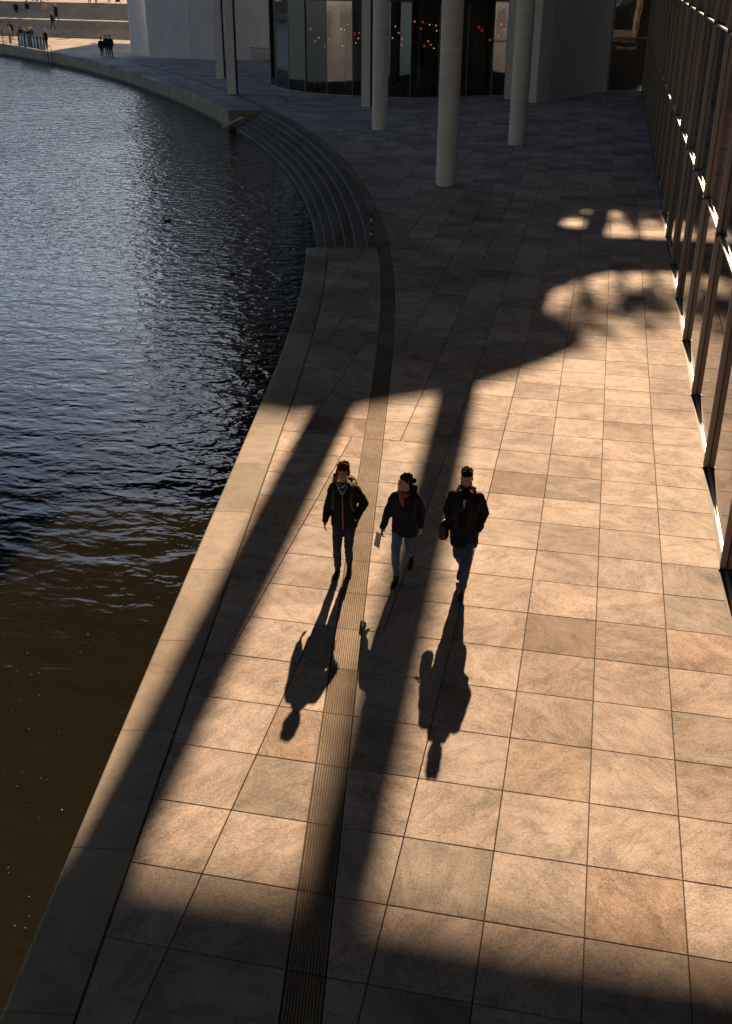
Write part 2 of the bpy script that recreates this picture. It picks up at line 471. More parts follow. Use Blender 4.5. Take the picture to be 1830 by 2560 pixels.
def slab_shape(mb, poly, rn, cols, depth=0.04, gap=0.0064, bev=0.0032, dz=0.0):
    """one slab: proud of its joints, arrises chamfered, lying a hair out of level"""
    a = inset(poly, gap); b = inset(poly, gap + bev)
    cx = sum(p[0] for p in poly) / len(poly); cy = sum(p[1] for p in poly) / len(poly)
    tx, ty = (rn[3] - 0.5) * 0.0022, (rn[1] - 0.5) * 0.0022
    zt = lambda p, z: z + dz + (p[0] - cx) * tx + (p[1] - cy) * ty
    n = len(poly)
    vs_ = [(p[0], p[1], -depth) for p in a] + [(p[0], p[1], zt(p, -bev)) for p in a] + [(p[0], p[1], zt(p, 0)) for p in b]
    fs_ = [(i, (i + 1) % n, n + (i + 1) % n, n + i) for i in range(n)] + [(n + i, n + (i + 1) % n, 2 * n + (i + 1) % n, 2 * n + i) for i in range(n)] + [tuple(range(2 * n, 3 * n))]
    mb.add(vs_, fs_)
    cols += [(rn[0], rn[1], rn[2], 1.0)] * (3 * n)

RH = 0.986
cells = []
def row_cells(xl0, xl1, xr0, xr1, y0, y1):
    lo = max(xl0, xl1) + 0.24
    hi = min(xr0, xr1) - 0.24
    js = [j for j in range(math.ceil(lo), math.floor(hi) + 1)]
    L = [(xl0, xl1)] + [(j, j) for j in js] + [(xr0, xr1)]
    for (a0, a1), (b0, b1) in zip(L, L[1:]):
        cells.append([(a0, y0), (b0, y0), (b1, y1), (a1, y1)])
for i in range(-7, 103):
    y0, y1 = i * RH, (i + 1) * RH
    row_cells(xdr(y0), xdr(y1), FX - 0.07, FX - 0.07, y0, y1)
    if y1 <= ST0 - 0.80 or y0 >= ST1 + 1.2:
        row_cells(xin(y0), xin(y1), xdl(y0), xdl(y1), y0, y1)
    elif y0 < ST0 - 0.80:
        row_cells(xin(y0), xin(ST0 - .8), xdl(y0), xdl(ST0 - .8), y0, ST0 - 0.80)
def px(p):
    d = Vector((p[0], p[1], 0)) * U - CAM
    z = d.dot(fw)
    return (366 + 1079.04 * d.dot(rt) / z, 512 - 1079.04 * d.dot(up) / z, z) if z > 0.5 else (9e9, 9e9, 1e9)
def weight(c):
    pr = [px(p) for p in c]
    if all(q[0] < 0 for q in pr) or all(q[0] > 732 for q in pr) or all(q[1] > 1024 for q in pr) or all(q[1] < 0 for q in pr): return -1e9 - pr[0][2]
    return -pr[0][2] + (0 if abs(c[1][0] - c[0][0]) > 0.4 else -2)
order = sorted(range(len(cells)), key=lambda k: -weight(cells[k]))
rest, rest_cols = MB(U), []
for rank, k in enumerate(order):
    c = cells[k]
    rr = random.Random(k * 7 + 3)
    rn = [rr.random(), rr.random(), rr.random(), rr.random()]
    if rank < 300 and weight(c) > -1e8:
        mb, cols = MB(U), []
        slab_shape(mb, c, rn, cols, dz=(rr.random() - 0.5) * 0.002)
        mb.build('paving_slab', M['slab'], pavement, rnd=cols)
    else:
        slab_shape(rest, c, rn, rest_cols, dz=(rr.random() - 0.5) * 0.002)
o = rest.build('paving_slabs', M['slab'], pavement, rnd=rest_cols)
tag(o, kind='stuff')

# ribbed drain slabs between the two fields of paving
NR = 12
for i in range(-7, 103):
    y0, y1 = i * RH + 0.006, (i + 1) * RH - 0.006
    a0, b0, a1, b1 = xdl(y0) + 0.012, xdr(y0) - 0.012, xdl(y1) + 0.012, xdr(y1) - 0.012
    prof = [(0.0, -0.04), (0.0, 0.0)]
    ribs = NR if i < 34 else 0
    for g in range(1, ribs):
        t = g / NR
        prof += [(t - 0.0135, 0.0), (t - 0.0125, -0.026), (t + 0.0125, -0.026), (t + 0.0135, 0.0)]
    prof += [(1.0, 0.0), (1.0, -0.04)]
    dz = -0.002
    n = len(prof)
    mb = MB(U)
    mb.add([(a0 + t * (b0 - a0), y0, z + dz) for t, z in prof] + [(a1 + t * (b1 - a1), y1, z + dz) for t, z in prof],
           [(k, k + 1, n + k + 1, n + k)[::-1] for k in range(n - 1)])
    mb.m = [1 if prof[k][1] < -0.02 and prof[k + 1][1] < -0.02 and 0 < k < n - 2 else 0 for k in range(n - 1)]
    rr = random.Random(i * 13 + 5)
    mb.build('drain_slab', [M['drain'], M['drain_slot']], pavement, rnd=(rr.random(), rr.random() * 0.2 + 0.9, rr.random() * 0.8, 1))

# quay wall with its coping stones
quay = empty('quay_wall', (0, 0, 0))
tag(quay, 'curved concrete quay wall with broad pale coping stones beside the river', 'wall')
def strip(y_list, prof, name, mat, parent, rnd=None, smooth=True, ends=True):
    """sweep a cross-section (distance from the drain edge, height) along the plan curve"""
    mb = MB(U); n = len(prof(y_list[0])); vs_, fs_ = [], []
    for y in y_list:
        for d, z in prof(y):
            x, yy = offpt(y, d); vs_.append((x, yy, z))
    for a in range(len(y_list) - 1):
        for k in range(n - 1):
            fs_.append((a * n + k, a * n + k + 1, (a + 1) * n + k + 1, (a + 1) * n + k))
    if ends:
        fs_.append(tuple(reversed(range(n)))); fs_.append(tuple((len(y_list) - 1) * n + k for k in range(n)))
    mb.add(vs_, fs_)
    o = mb.build(name, mat, parent, rnd=rnd)
    if smooth: smooth_by_angle(o, 35)
    return o
def cop_prof(y, jx=0.0):
    a, b = d_inner(y) + 0.02, d_outer(y)
    return [(a, -0.22), (a, -0.006), (a + 0.006, 0.0), (b - 0.055, 0.0), (b - 0.026, -0.008), (b - 0.008, -0.028), (b, -0.06), (b, -0.22)]
def wall_prof(y):
    b = d_outer(y) - 0.025
    return [(b - 0.5, -0.2), (b, -0.2), (b, -2.6), (b - 0.5, -2.6)]
def master_for_outer(yo):
    y = yo
    for _ in range(12): y += yo - offpt(y, d_outer(y))[1]
    return y
joints = [-9, -7, -5, -3, -1] + [1.05 + 2 * k for k in range(15)]
for a, b in zip(joints, joints[1:]):
    ya, yb = master_for_outer(a) + 0.005, master_for_outer(b) - 0.005
    if a > 26: yb = ST0 - 0.02
    rr = random.Random(int(a * 10))
    strip([ya + (yb - ya) * k / 4 for k in range(5)], cop_prof, 'coping_stone', M['coping'], quay, rnd=(rr.random(), rr.random(), rr.random(), 1))
yj = 64.6
while yj < 124:
    rr = random.Random(int(yj * 10))
    strip([yj + 0.006 + 1.988 * k / 3 for k in range(4)], cop_prof, 'coping_stone', M['coping'], quay, rnd=(rr.random(), rr.random(), rr.random(), 1))
    yj += 2.0
strip([-13 + k for k in range(42)] + [ST0 - 0.03], wall_prof, 'wall', M['quay'], quay)
strip([64.0 + k * 1.5 for k in range(41)], wall_prof, 'wall', M['quay'], quay)

# water steps
steps = empty('water_steps', (mx(45) * U, 45 * U, 0))
tag(steps, 'curved flight of low stone steps descending from the promenade into the river', 'steps')
steps.location = (0, 0, 0)
ys = [ST0 + (ST1 - ST0) * k / 26 for k in range(27)]
offs = [0.40, 0.74, 1.12, 1.46, 1.81, 2.14, 2.43]
zs = [-0.002, -0.19, -0.38, -0.57, -0.76, -0.98]
for k in range(6):
    a, b, z = offs[k], offs[k + 1], zs[k]
    zb = -2.4 if k == 5 else zs[k + 1] - 0.05
    rr = random.Random(k)
    st = strip(ys, lambda y: [(a - 0.04, z - 0.02), (a - 0.04, z) if k else (a, z), (b - 0.012, z), (b, z - 0.012), (b, zb)], 'step', M['step'], steps, rnd=(rr.random() * 0.4, rr.random(), rr.random(), 1), ends=False)
    if k < 5:
        nz = strip(ys, lambda y: [(b - 0.05, z + 0.001), (b - 0.012, z + 0.003), (b + 0.004, z - 0.012), (b + 0.004, z - 0.08)], 'nosing', M['nosing'], st, ends=False)
# end walls of the steps with their cap stones
for nm, y0, y1 in (('near', ST0 - 0.78, ST0), ('far', ST1, ST1 + 2.6)):
    rr = random.Random(len(nm))
    p = lambda d, y: offpt(y, d)
    poly = [p(0.42, y0), p(0.42, y1), p(2.73, y1), p(2.73 if nm == 'far' else d_inner(y0) + .0, y0)]
    poly = [p(0.42, y0), p(0.42, y1), p(2.9, y1), p(2.9, y0)] if nm == 'far' else [p(0.42, y0), p(0.42, y1), p(d_inner(y1) + 0.02, y1), p(d_inner(y0) + 0.02, y0)]
    mb, cols = MB(U), []
    if sum(poly[i - 1][0] * poly[i][1] - poly[i][0] * poly[i - 1][1] for i in range(4)) < 0: poly = poly[::-1]
    slab_shape(mb, poly, [rr.random()] * 4, cols, depth=0.2, gap=0.004, dz=-0.007 if nm == 'far' else 0.0)
    mb.build('cap_stone', M['coping'], steps, rnd=cols)
    MB(U).prism(inset(poly, 0.03), -2.4, -0.2).build('end_wall', M['quay'], steps)

water_m = MB(U)
water_m.add([(-400, -160, WZ), (60, -160, WZ), (60, 420, WZ), (-400, 420, WZ)], [(0, 1, 2, 3)])
water = water_m.build('river', M['water'])
tag(water, 'dark rippling river water', 'river', kind='structure')

# far square beyond the paving
pl = [(-44.0, 101.55), (xin(101.55) + 0.02, 101.55)] + [(xin(y) + 0.02, y) for y in range(103, 124, 2)] + [(-230, 320), (-230, 500), (60, 500), (60, 101.55)]
mb = MB(U)
tri = tessellate_polygon([[Vector((x, y, 0)) for x, y in pl]])
mb.add([(x, y, -0.003) for x, y in pl], [t if ((pl[t[1]][0] - pl[t[0]][0]) * (pl[t[2]][1] - pl[t[0]][1]) - (pl[t[1]][1] - pl[t[0]][1]) * (pl[t[2]][0] - pl[t[0]][0])) > 0 else t[::-1] for t in [tuple(q) for q in tri]])
plaza = mb.build('plaza', M['plaza'], rnd=(0.8, 0.5, 0.1, 1))
tag(plaza, 'pale gravel square on the far bank', 'square', kind='structure')

# great stairs on the far bank
gst = empty('great_stairs', (0, 0, 0))
tag(gst, 'broad flight of stone stairs with a landing on the far bank', 'stairs')
SX = -53.86; SY = 121.65; SS = -0.137
def sline(x, d): return SY + SS * (x - SX) + d
XL, XR = -150.0, -46.0
def stair_block(name, d0, d1, z, zb, rs):
    mb = MB(U)
    q = [(XL, sline(XL, d0)), (XR, sline(XR, d0)), (XR, sline(XR, d1)), (XL, sline(XL, d1))]
    mb.prism(q, zb, z)
    return mb.build(name, M['plaza'], gst, rnd=(0.55 + 0.4 * rs.random(), 0.5, rs.random() * 0.3, 1))
rs = random.Random(4)
for k in range(10): stair_block('step', 0.4 * k, 0.4 * k + 0.46 if k < 9 else 5.9, 0.172 * (k + 1), 0.172 * k - 0.02, rs)
for k in range(10): stair_block('step', 5.9 + 0.4 * k, 5.9 + 0.4 * k + 0.46 if k < 9 else 130.0, 1.72 + 0.172 * (k + 1), 1.72 + 0.172 * k - 0.02, rs)
MB(U).prism([(XL, sline(XL, 9.6)), (XR, sline(XR, 9.6)), (XR, 250), (XL, 250)], 0.0, 3.2).build('base', M['conc'], gst)

# ------------------------------------------------------------------ great roof over the promenade
RZ = 24.5
dxr, dyr = -51.36 * math.tan(R(2.75)), 51.36
roof_outer = [(45, -60), (45, 112), (-29, 112), (-41.5, 104), (-32, 90), (-26.2, 81), (-24.4, 69), (-25.2, 60), (-26.5, 53), (-30, 46.5), (-130, 46.5), (-130, -60)]
A = [(-4.34, 14.23), (-3.68, 14.1), (-3.19, 14.3), (-2.5, 14.6), (-1.81, 15.15), (-0.71, 15.95), (-0.01, 16.5), (0.49, 17.15), (1.46, 18.4), (2.2, 19.7), (2.45, 20.6), (1.75, 21.6), (1.38, 22.7), (1.42, 25.0), (2.2, 26.6), (3.0, 27.5), (4.4, 27.9), (5.6, 28.0)]
hole1 = [(x + dxr, y + dyr) for x, y in A]
hole1 = [(-10.2, 52.29), (3.2, 52.29)][::1] + [(3.2, hole1[-1][1])] + hole1[::-1] + [(-10.2, 65.3)]
hole2 = [(x + dxr, y + dyr) for x, y in [(4.05, 32.4), (5.7, 32.5), (5.7, 37.4), (4.15, 37.2)]]
hole3 = [(x + dxr, y + dyr) for x, y in [(1.2, 33.6), (1.95, 33.4), (2.2, 37.0), (1.5, 36.9)]]
hole4 = [(x + dxr, y + dyr) for x, y in [(2.85, 32.3), (3.8, 32.4), (3.85, 37.1), (3.05, 37.1)]]
def slab_with_holes(loops, z0, z1, mb):
    ccw = lambda P: P if sum(P[i - 1][0] * P[i][1] - P[i][0] * P[i - 1][1] for i in range(len(P))) > 0 else P[::-1]
    loops = [ccw(loops[0])] + [ccw(l)[::-1] for l in loops[1:]]
    flat = [p for l in loops for p in l]
    tri = [tuple(t) for t in tessellate_polygon([[Vector((x, y, 0)) for x, y in l] for l in loops])]
    n = len(flat)
    tri = [t if ((flat[t[1]][0] - flat[t[0]][0]) * (flat[t[2]][1] - flat[t[0]][1]) - (flat[t[1]][1] - flat[t[0]][1]) * (flat[t[2]][0] - flat[t[0]][0])) > 0 else t[::-1] for t in tri]
    vs_ = [(x, y, z0) for x, y in flat] + [(x, y, z1) for x, y in flat]
    fs_ = [t[::-1] for t in tri] + [tuple(n + i for i in t) for t in tri]
    b = 0
    for l in loops:
        m_ = len(l)
        fs_ += [(b + i, b + (i + 1) % m_, n + b + (i + 1) % m_, n + b + i) for i in range(m_)]
        b += m_
    mb.add(vs_, fs_)
roof = MB(U)
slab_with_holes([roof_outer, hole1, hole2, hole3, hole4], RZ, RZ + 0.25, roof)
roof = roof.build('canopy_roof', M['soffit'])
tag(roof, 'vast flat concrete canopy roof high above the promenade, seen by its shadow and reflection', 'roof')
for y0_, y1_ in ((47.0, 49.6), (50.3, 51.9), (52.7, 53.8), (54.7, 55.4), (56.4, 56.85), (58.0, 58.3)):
    MB(U).box(-130, -26.0, y0_, y1_, RZ, RZ + 0.25).build('reflection_slat', M['soffit'], roof)  # unseen slats added to soften the roof's reflected edge in the river
shade_wing = MB(U).prism([(-56.3, 138), (-43.5, 138), (-43.5, 167), (-56.3, 167)], RZ, RZ + 0.25)  # unseen roof piece added to cast the shade on the far square
shade_wing = shade_wing.build('canopy_roof', M['soffit'])
tag(shade_wing, 'smaller flat concrete roof added unseen beyond the great stairs to shade the square', 'roof')

# ------------------------------------------------------------------ concrete columns and posts
def column(x, y, label):
    root = empty('concrete_column', (x * U, y * U, 0))
    tag(root, label, 'column', 'round concrete columns under the canopy')
    mb = MB(U); seg = 56
    rr = 0.442
    prof = [(rr - 0.02, 0.0), (rr - 0.02, 0.03), (rr, 0.035)] + [(rr, RZ * k / 10) for k in range(1, 11)]
    mb.loft([[(r_ * math.cos(2 * math.pi * k / seg), r_ * math.sin(2 * math.pi * k / seg), z) for k in range(seg)] for r_, z in prof])
    o = mb.build('shaft', M['column'], root)
    smooth_by_angle(o, 30)
    mb = MB(U)
    mb.loft([[(r_ * math.cos(2 * math.pi * k / seg), r_ * math.sin(2 * math.pi * k / seg), z) for k in range(seg)] for r_, z in [(rr + 0.035, -0.01), (rr + 0.035, 0.003)]])
    mb.build('joint_ring', M['slot'], root)
column(-10.05, 56.35, 'round concrete column nearest the river, left of the three in front of the cafe')
column(-4.0, 40.45, 'tallest and nearest round concrete column, standing in the middle of the paving')
column(-2.0, 52.55, 'round concrete column with ring marks on the right, in front of the curved concrete wall')

def post(x, y, w, d, rz, label):
    root = empty('concrete_post', (x * U, y * U, 0), rz)
    tag(root, label, 'post', 'square concrete posts along the cafe')
    MB(U).bbox(-w / 2, w / 2, -d / 2, d / 2, 0.0, RZ, 0.012).build('shaft', M['post'], root)
    MB(U).box(w / 2 + 0.002, w / 2 + 0.10, -d * 0.2, d * 0.5, 0.0, RZ).build('dark_edge', M['slot'], root)  # black strip up one side of the post
post(-23.70, 71.25, 0.62, 0.5, R(12), 'slender square concrete post nearest the quay, before the concrete wall')
post(-28.02, 81.45, 0.62, 0.5, R(12), 'slender square concrete post just behind the one nearest the quay')
post(-13.02, 66.75, 0.56, 0.5, R(3), 'slender square concrete post close to the left round column before the cafe glass')

# ------------------------------------------------------------------ concrete walls made of cast panels
def panel_wall(name, label, path, levels, thick, mat, maxlen=4.0, holes=True, cat='wall'):
    root = empty(name, (path[0][0] * U, path[0][1] * U, 0))
    tag(root, label, cat)
    ox, oy = path[0]
    hb = MB(U); core = MB(U)
    for (x0, y0), (x1, y1) in zip(path, path[1:]):
        L = math.hypot(x1 - x0, y1 - y0)
        tx, ty = (x1 - x0) / L, (y1 - y0) / L
        nx, ny = ty, -tx            # faces the right-hand side of the path
        n = max(1, round(L / maxlen))
        g = 0.012
        P = lambda s_, d: (x0 + tx * s_ + nx * d - ox, y0 + ty * s_ + ny * d - oy)
        core.prism([P(0, -0.06), P(L, -0.06), P(L, -thick), P(0, -thick)], 0, levels[-1])
        for k in range(n):
            a, b = L * k / n + g, L * (k + 1) / n - g
            for z0, z1 in zip(levels, levels[1:]):
                mb = MB(U)
                mb.prism([P(a, 0.0), P(a, -0.055), P(b, -0.055), P(b, 0.0)][::-1] if False else [P(a, 0.0), P(b, 0.0), P(b, -0.058), P(a, -0.058)], z0 + g * (z0 > 0), z1 - g)
                mb.build('panel', mat, root)
                if holes and z0 < 8 and b - a > 0.7:
                    nh = max(1, round((b - a) / 1.35))
                    for i in range(nh):
                        for zz in (z0 + (z1 - z0) * 0.22, z0 + (z1 - z0) * 0.78):
                            s_ = a + (b - a) * (i + 0.5) / nh
                            c = P(s_, 0.002)
                            r_ = 0.036
                            ring = [(c[0] + tx * r_ * math.cos(q), c[1] + ty * r_ * math.cos(q), zz + r_ * math.sin(q)) for q in [2 * math.pi * w / 8 for w in range(8)]]
                            hb.add(ring + [(v[0] - nx * 0.03, v[1] - ny * 0.03, v[2]) for v in ring], [tuple(range(8))])
    core.build('core', mat, root)
    if hb.v: tag(hb.build('tie_hole', M['slot'], root), kind='stuff')
    return root
LV = [0, 2.75, 5.5, 8.25, RZ]
panel_wall('concrete_wall', 'tall concrete pier at the left end of the cafe building, by the great stairs', [(-44.45, 102.4), (-43.92, 101.5), (-41.7, 100.55)], LV, 0.5, M['conc'])
panel_wall('concrete_wall', 'long curved fair-faced concrete wall with tie holes behind the slender posts', [(-41.5, 99.65), (-41.0, 98.72), (-36.6, 98.3), (-32.0, 98.5), (-28.9, 99.2), (-24.5, 101.0)], LV, 0.5, M['conc'], 4.6)
panel_wall('concrete_wall', 'curved concrete wall right of the cafe door, turning away into shade', [(-2.80, 71.62), (-2.27, 71.42), (-1.5, 72.3), (-0.82, 73.6), (-0.2, 74.9), (0.95, 77.6), (2.30, 80.4)], [0, 2.75, 5.5, 8.25, 17.5], 0.45, M['conc'], 3.4)
panel_wall('concrete_wall', 'narrow concrete wall end beside the cafe door', [(-4.62, 73.25), (-4.10, 73.15), (-3.9, 75.5)], LV, 0.4, M['conc'], 3.0, holes=False)

# ------------------------------------------------------------------ cafe with curved glazing
cafe = empty('cafe', (-13 * U, 73 * U, 0))
tag(cafe, 'cafe behind a curved front of tall glass panes, red and amber lamps inside', 'building')
CX, CY = -13.0, 73.0
front = [(-24.4, 100.5), (-23.4, 82.0), (-22.62, 77.4), (-21.78, 76.1), (-20.36, 74.35), (-18.81, 73.2), (-17.05, 72.35), (-15.08, 71.85), (-13.4, 71.75), (-10.97, 71.75), (-9.15, 72.55), (-7.34, 73.75), (-5.69, 74.85), (-4.72, 74.45)]
GH = 6.05
for (x0, y0), (x1, y1) in zip(front, front[1:]):
    L = math.hypot(x1 - x0, y1 - y0); tx, ty = (x1 - x0) / L, (y1 - y0) / L; nx, ny = ty, -tx
    P = lambda s_, d: (x0 + tx * s_ + nx * d - CX, y0 + ty * s_ + ny * d - CY)
    pn = MB(U).add([(*P(0.03, 0), 0.1), (*P(L - 0.03, 0), 0.1), (*P(L - 0.03, 0), GH), (*P(0.03, 0), GH)], [(0, 1, 2, 3)]).build('pane', M['glass'], cafe)
    MB(U).prism([P(-0.025, 0.03), P(0.025, 0.03), P(0.025, -0.10), P(-0.025, -0.10)], 0.0, GH).build('mullion', M['fin'], cafe)
    MB(U).prism([P(0.03, 0.035), P(L - 0.03, 0.035), P(L - 0.03, -0.06), P(0.03, -0.06)], 0.0, 0.09).build('sill', M['fin'], cafe)
    MB(U).prism([P(0.0, 0.05), P(L, 0.05), P(L, -0.3), P(0.0, -0.3)], GH + 0.005, 17.5).build('fascia', M['steel'], cafe)
# inside: floor, ceiling, back wall, a pillar
fp = [(x - CX, y - CY) for x, y in front[2:]]
back = [(-4.4 - CX, 92 - CY), (-23 - CX, 92 - CY)]
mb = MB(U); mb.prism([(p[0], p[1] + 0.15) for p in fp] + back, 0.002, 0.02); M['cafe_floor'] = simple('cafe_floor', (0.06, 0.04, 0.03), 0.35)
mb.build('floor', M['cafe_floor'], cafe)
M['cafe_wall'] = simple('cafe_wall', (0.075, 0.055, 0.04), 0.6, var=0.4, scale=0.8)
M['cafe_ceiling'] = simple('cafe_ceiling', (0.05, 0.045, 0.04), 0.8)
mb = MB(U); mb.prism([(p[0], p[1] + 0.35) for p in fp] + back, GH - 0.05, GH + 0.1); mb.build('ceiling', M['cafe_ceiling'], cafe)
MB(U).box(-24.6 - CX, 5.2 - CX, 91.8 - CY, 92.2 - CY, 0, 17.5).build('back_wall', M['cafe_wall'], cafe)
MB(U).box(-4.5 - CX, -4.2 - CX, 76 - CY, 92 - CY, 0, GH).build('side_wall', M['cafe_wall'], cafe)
for x, y in ((-18.2, 82.0), (-11.6, 80.0), (-6.6, 79.0)):
    MB(U).cyl(x - CX, y - CY, 0.02, GH - 0.06, 0.26, 20).build('pillar', M['cafe_wall'], cafe)
# door leaf frame
dfx0, dfx1 = -5.62, -4.80
MB(U).box(dfx0 - CX, dfx1 - CX, 74.40 - CY, 74.46 - CY, 3.55, 3.63).build('door_frame', M['fin'], cafe)

lampcols = {'red': emit('red_glass_lamp', (0.9, 0.03, 0.015), 0.12), 'amber': emit('amber_glass_lamp', (1.0, 0.36, 0.09), 0.22), 'orange': emit('orange_glass_lamp', (1.0, 0.16, 0.035), 0.15), 'bulb': emit('bare_bulb', (1.0, 0.62, 0.28), 0.6)}
lamp_n = {'red': 'red glass', 'amber': 'amber glass', 'orange': 'orange glass', 'bulb': 'small bare bulb'}
lamp_xz = [(966, 135, 'amber'), (1018, 138, 'red'), (1005, 178, 'orange'), (1060, 155, 'bulb'), (1100, 160, 'bulb'), (1050, 258, 'amber'), (1068, 280, 'orange'), (1026, 288, 'red'), (1086, 302, 'bulb'), (1104, 192, 'bulb'),
           (866, 205, 'amber'), (828, 237, 'amber'), (888, 243, 'orange'), (884, 280, 'red'), (845, 165, 'bulb'), (620, 205, 'orange'), (590, 212, 'red'), (614, 240, 'amber'), (598, 268, 'bulb'), (548, 152, 'bulb'),
           (508, 182, 'amber'), (528, 187, 'bulb'), (434, 245, 'red'), (514, 287, 'bulb'), (367, 236, 'amber'), (346, 258, 'orange'), (316, 180, 'red'), (403, 290, 'bulb'), (1368, 170, 'red'), (1386, 190, 'red'), (1437, 250, 'orange'), (1506, 152, 'amber'), (1524, 185, 'red'), (1488, 222, 'orange')]
lr = random.Random(5)
for u_, v_, c in lamp_xz:
    sx, sy = 650 + u_ / 2.4985, v_ / 2.4985
    d = fw + rt * ((sx - 915) / 2697.6) - up * ((sy - 1280) / 2697.6)
    yl = (75.6 + lr.random() * 3.2) * U
    if u_ > 1450: yl = (75.6 + lr.random() * 1.0) * U
    p = CAM + d * ((yl - CAM.y) / d.y)
    root = empty('pendant_lamp', p)
    side = ('left' if u_ < 640 else 'middle' if u_ < 900 else 'right')
    tag(root, '%s %s hanging in the cafe behind the %s panes' % (lamp_n[c], 'pendant lamp' if c != 'bulb' else 'on a cord', side), 'lamp', 'lamps hanging in the cafe (%s, %s)' % (c, side))
    r_ = {'red': 0.08, 'amber': 0.055, 'orange': 0.065, 'bulb': 0.028}[c]
    sh = MB().ball((0, 0, 0), (r_, r_, r_ * 1.1), 14, 10).build('shade', lampcols[c], root, True)
    MB().cyl(0, 0, r_ * 1.05, r_ * 1.05 + 0.05, r_ * 0.3, 8).build('cap', M['steel'], sh)
    MB().tube([(0, 0, r_ * 1.1), (0, 0, GH * U - 0.05 - p.z)], 0.006, 5).build('cord', M['steel'], root)

def make_chair(x, y, rz, label):
    t = empty('cafe_chair', (x * U, y * U, 0.02), rz)
    tag(t, label, 'chair', 'wooden chairs in the cafe')
    MB().bbox(-0.21, 0.21, -0.21, 0.21, 0.43, 0.47, 0.008).build('seat', M['wood'], t)
    bk = MB().bbox(-0.20, 0.20, 0.19, 0.215, 0.66, 0.86, 0.006).build('backrest', M['wood'], t)
    for sx in (-1, 1):
        MB().tube([(0.18 * sx, -0.18, 0.43), (0.20 * sx, -0.21, 0.0)], 0.016, 6).build('leg', M['wood'], t)
        MB().tube([(0.18 * sx, 0.20, 0.86), (0.18 * sx, 0.20, 0.43), (0.20 * sx, 0.23, 0.0)], 0.016, 6).build('leg', M['wood'], t)
    return t
def make_table(x, y, label):
    t = empty('cafe_table', (x * U, y * U, 0.02))
    tag(t, label, 'table', 'small round tables in the cafe')
    MB().cyl(0, 0, 0.72, 0.75, 0.38, 24).build('table_top', M['tabletop'], t)
    MB().cyl(0, 0, 0.03, 0.72, 0.03, 10).build('leg', M['steel'], t)
    MB().cyl(0, 0, 0.0, 0.03, 0.24, 16).build('base', M['steel'], t)
tr = random.Random(8)
for k, (x, y) in enumerate([(-19.2, 75.6), (-17.0, 74.3), (-15.2, 73.6), (-16.0, 76.2), (-11.8, 73.7), (-9.8, 74.8), (-13.0, 75.6), (-7.6, 76.6)]):
    side = 'behind the left panes' if x < -14 else 'behind the middle panes' if x < -10.5 else 'behind the right panes'
    make_table(x, y, 'small round cafe table %s of the cafe glass' % side)
    for a in (tr.uniform(-0.4, 0.4) + 0.3, math.pi + tr.uniform(-0.5, 0.5)):
        make_chair(x + 0.62 * math.cos(a), y + 0.62 * math.sin(a) * 0.8, a - math.pi / 2, 'orange wooden cafe chair at a round table %s' % side)

# glass balustrade beside the cafe
bal = empty('glass_balustrade', (-30.84 * U, 98.64 * U, 0))
tag(bal, 'low glass balustrade beside the curved concrete wall', 'balustrade')
bx, by = -30.84, 98.3
q = [(0, 0), (1.3, -0.85), (2.6, -1.7)]
for (x0, y0), (x1, y1) in zip(q, q[1:]):
    MB(U).add([(x0 + .02, y0, 0.05), (x1 - .02, y1, 0.05), (x1 - .02, y1, 1.1), (x0 + .02, y0, 1.1)], [(0, 1, 2, 3)]).build('pane', M['balustrade'], bal)
MB(U).tube([(x, y, 1.12) for x, y in q], 0.025, 6).build('handrail', M['steel'], bal)

# ------------------------------------------------------------------ glass front on the right
fac = empty('office_building', (FX * U, 30 * U, 0))
tag(fac, 'long glass office front with paired metal fins and sunlit sills', 'building')
fac.location = (0, 0, 0)
BAY = 3.968
ybays = [8.87 + BAY * k for k in range(-4, 19)]
levels = [0.0, 3.60, 7.24, 10.9]
fin_me = MB(U).box(-0.104, -0.008, -0.030, 0.030, 0.0, 10.9).mesh('fin'); fin_me.materials.append(M['fin'])
slot_me = MB(U).box(-0.0075, 0.03, -0.036, 0.036, 0.0, 10.9).mesh('gasket'); slot_me.materials.append(M['slot'])
foot_me = MB(U).box(-0.115, 0.0, -0.05, 0.05, 0.003, 0.03).mesh('fin_foot'); foot_me.materials.append(M['steel'])
node_me = MB(U).bbox(-0.108, 0.0, -0.15, 0.15, -0.05, 0.012, 0.008).mesh('bracket'); node_me.materials.append(M['steel'])
for y in ybays:
    root_parts = []
    for nm, me in (('fin', fin_me), ('gasket', slot_me), ('fin_foot', foot_me)):
        o = link_mesh(nm, me, None, fac); o.location = (FX * U, y * U, 0)
    for z in levels[1:3]:
        o = link_mesh('bracket', node_me, None, fac); o.location = (FX * U, y * U, z * U)
pr = random.Random(2)
for y0, y1 in zip(ybays, ybays[1:]):
    L = y1 - y0
    a, b = y0 + 0.037, y1 - 0.037
    for li, (z0, z1) in enumerate(zip(levels, levels[1:])):
        t1, t2 = (pr.random() - 0.5) * 0.006, (pr.random() - 0.5) * 0.006
        xx = FX + 0.004
        isb = li > 0 and pr.random() < 0.72 or (li == 0 and False)
        MB(U).add([(xx + t1, a, z0 + 0.04), (xx - t1, b, z0 + 0.04), (xx - t2, b, z1 - 0.06), (xx + t2, a, z1 - 0.06)], [(0, 3, 2, 1)]).build('pane', M['blind'] if isb else M['pane'], fac)
        if li == 0:
            MB(U).box(FX - 0.022, FX + 0.06, a, b, -0.03, 0.012).build('sill', M['sill'], fac)
            MB(U).box(FX - 0.085, FX - 0.025, a, b, -0.035, 0.004).build('gutter_edge', M['slot'], fac)
        else:
            MB(U).box(FX - 0.050, FX + 0.06, a + 0.12, b - 0.12, z0 - 0.05, z0 + 0.0).build('sill', M['sill'], fac)
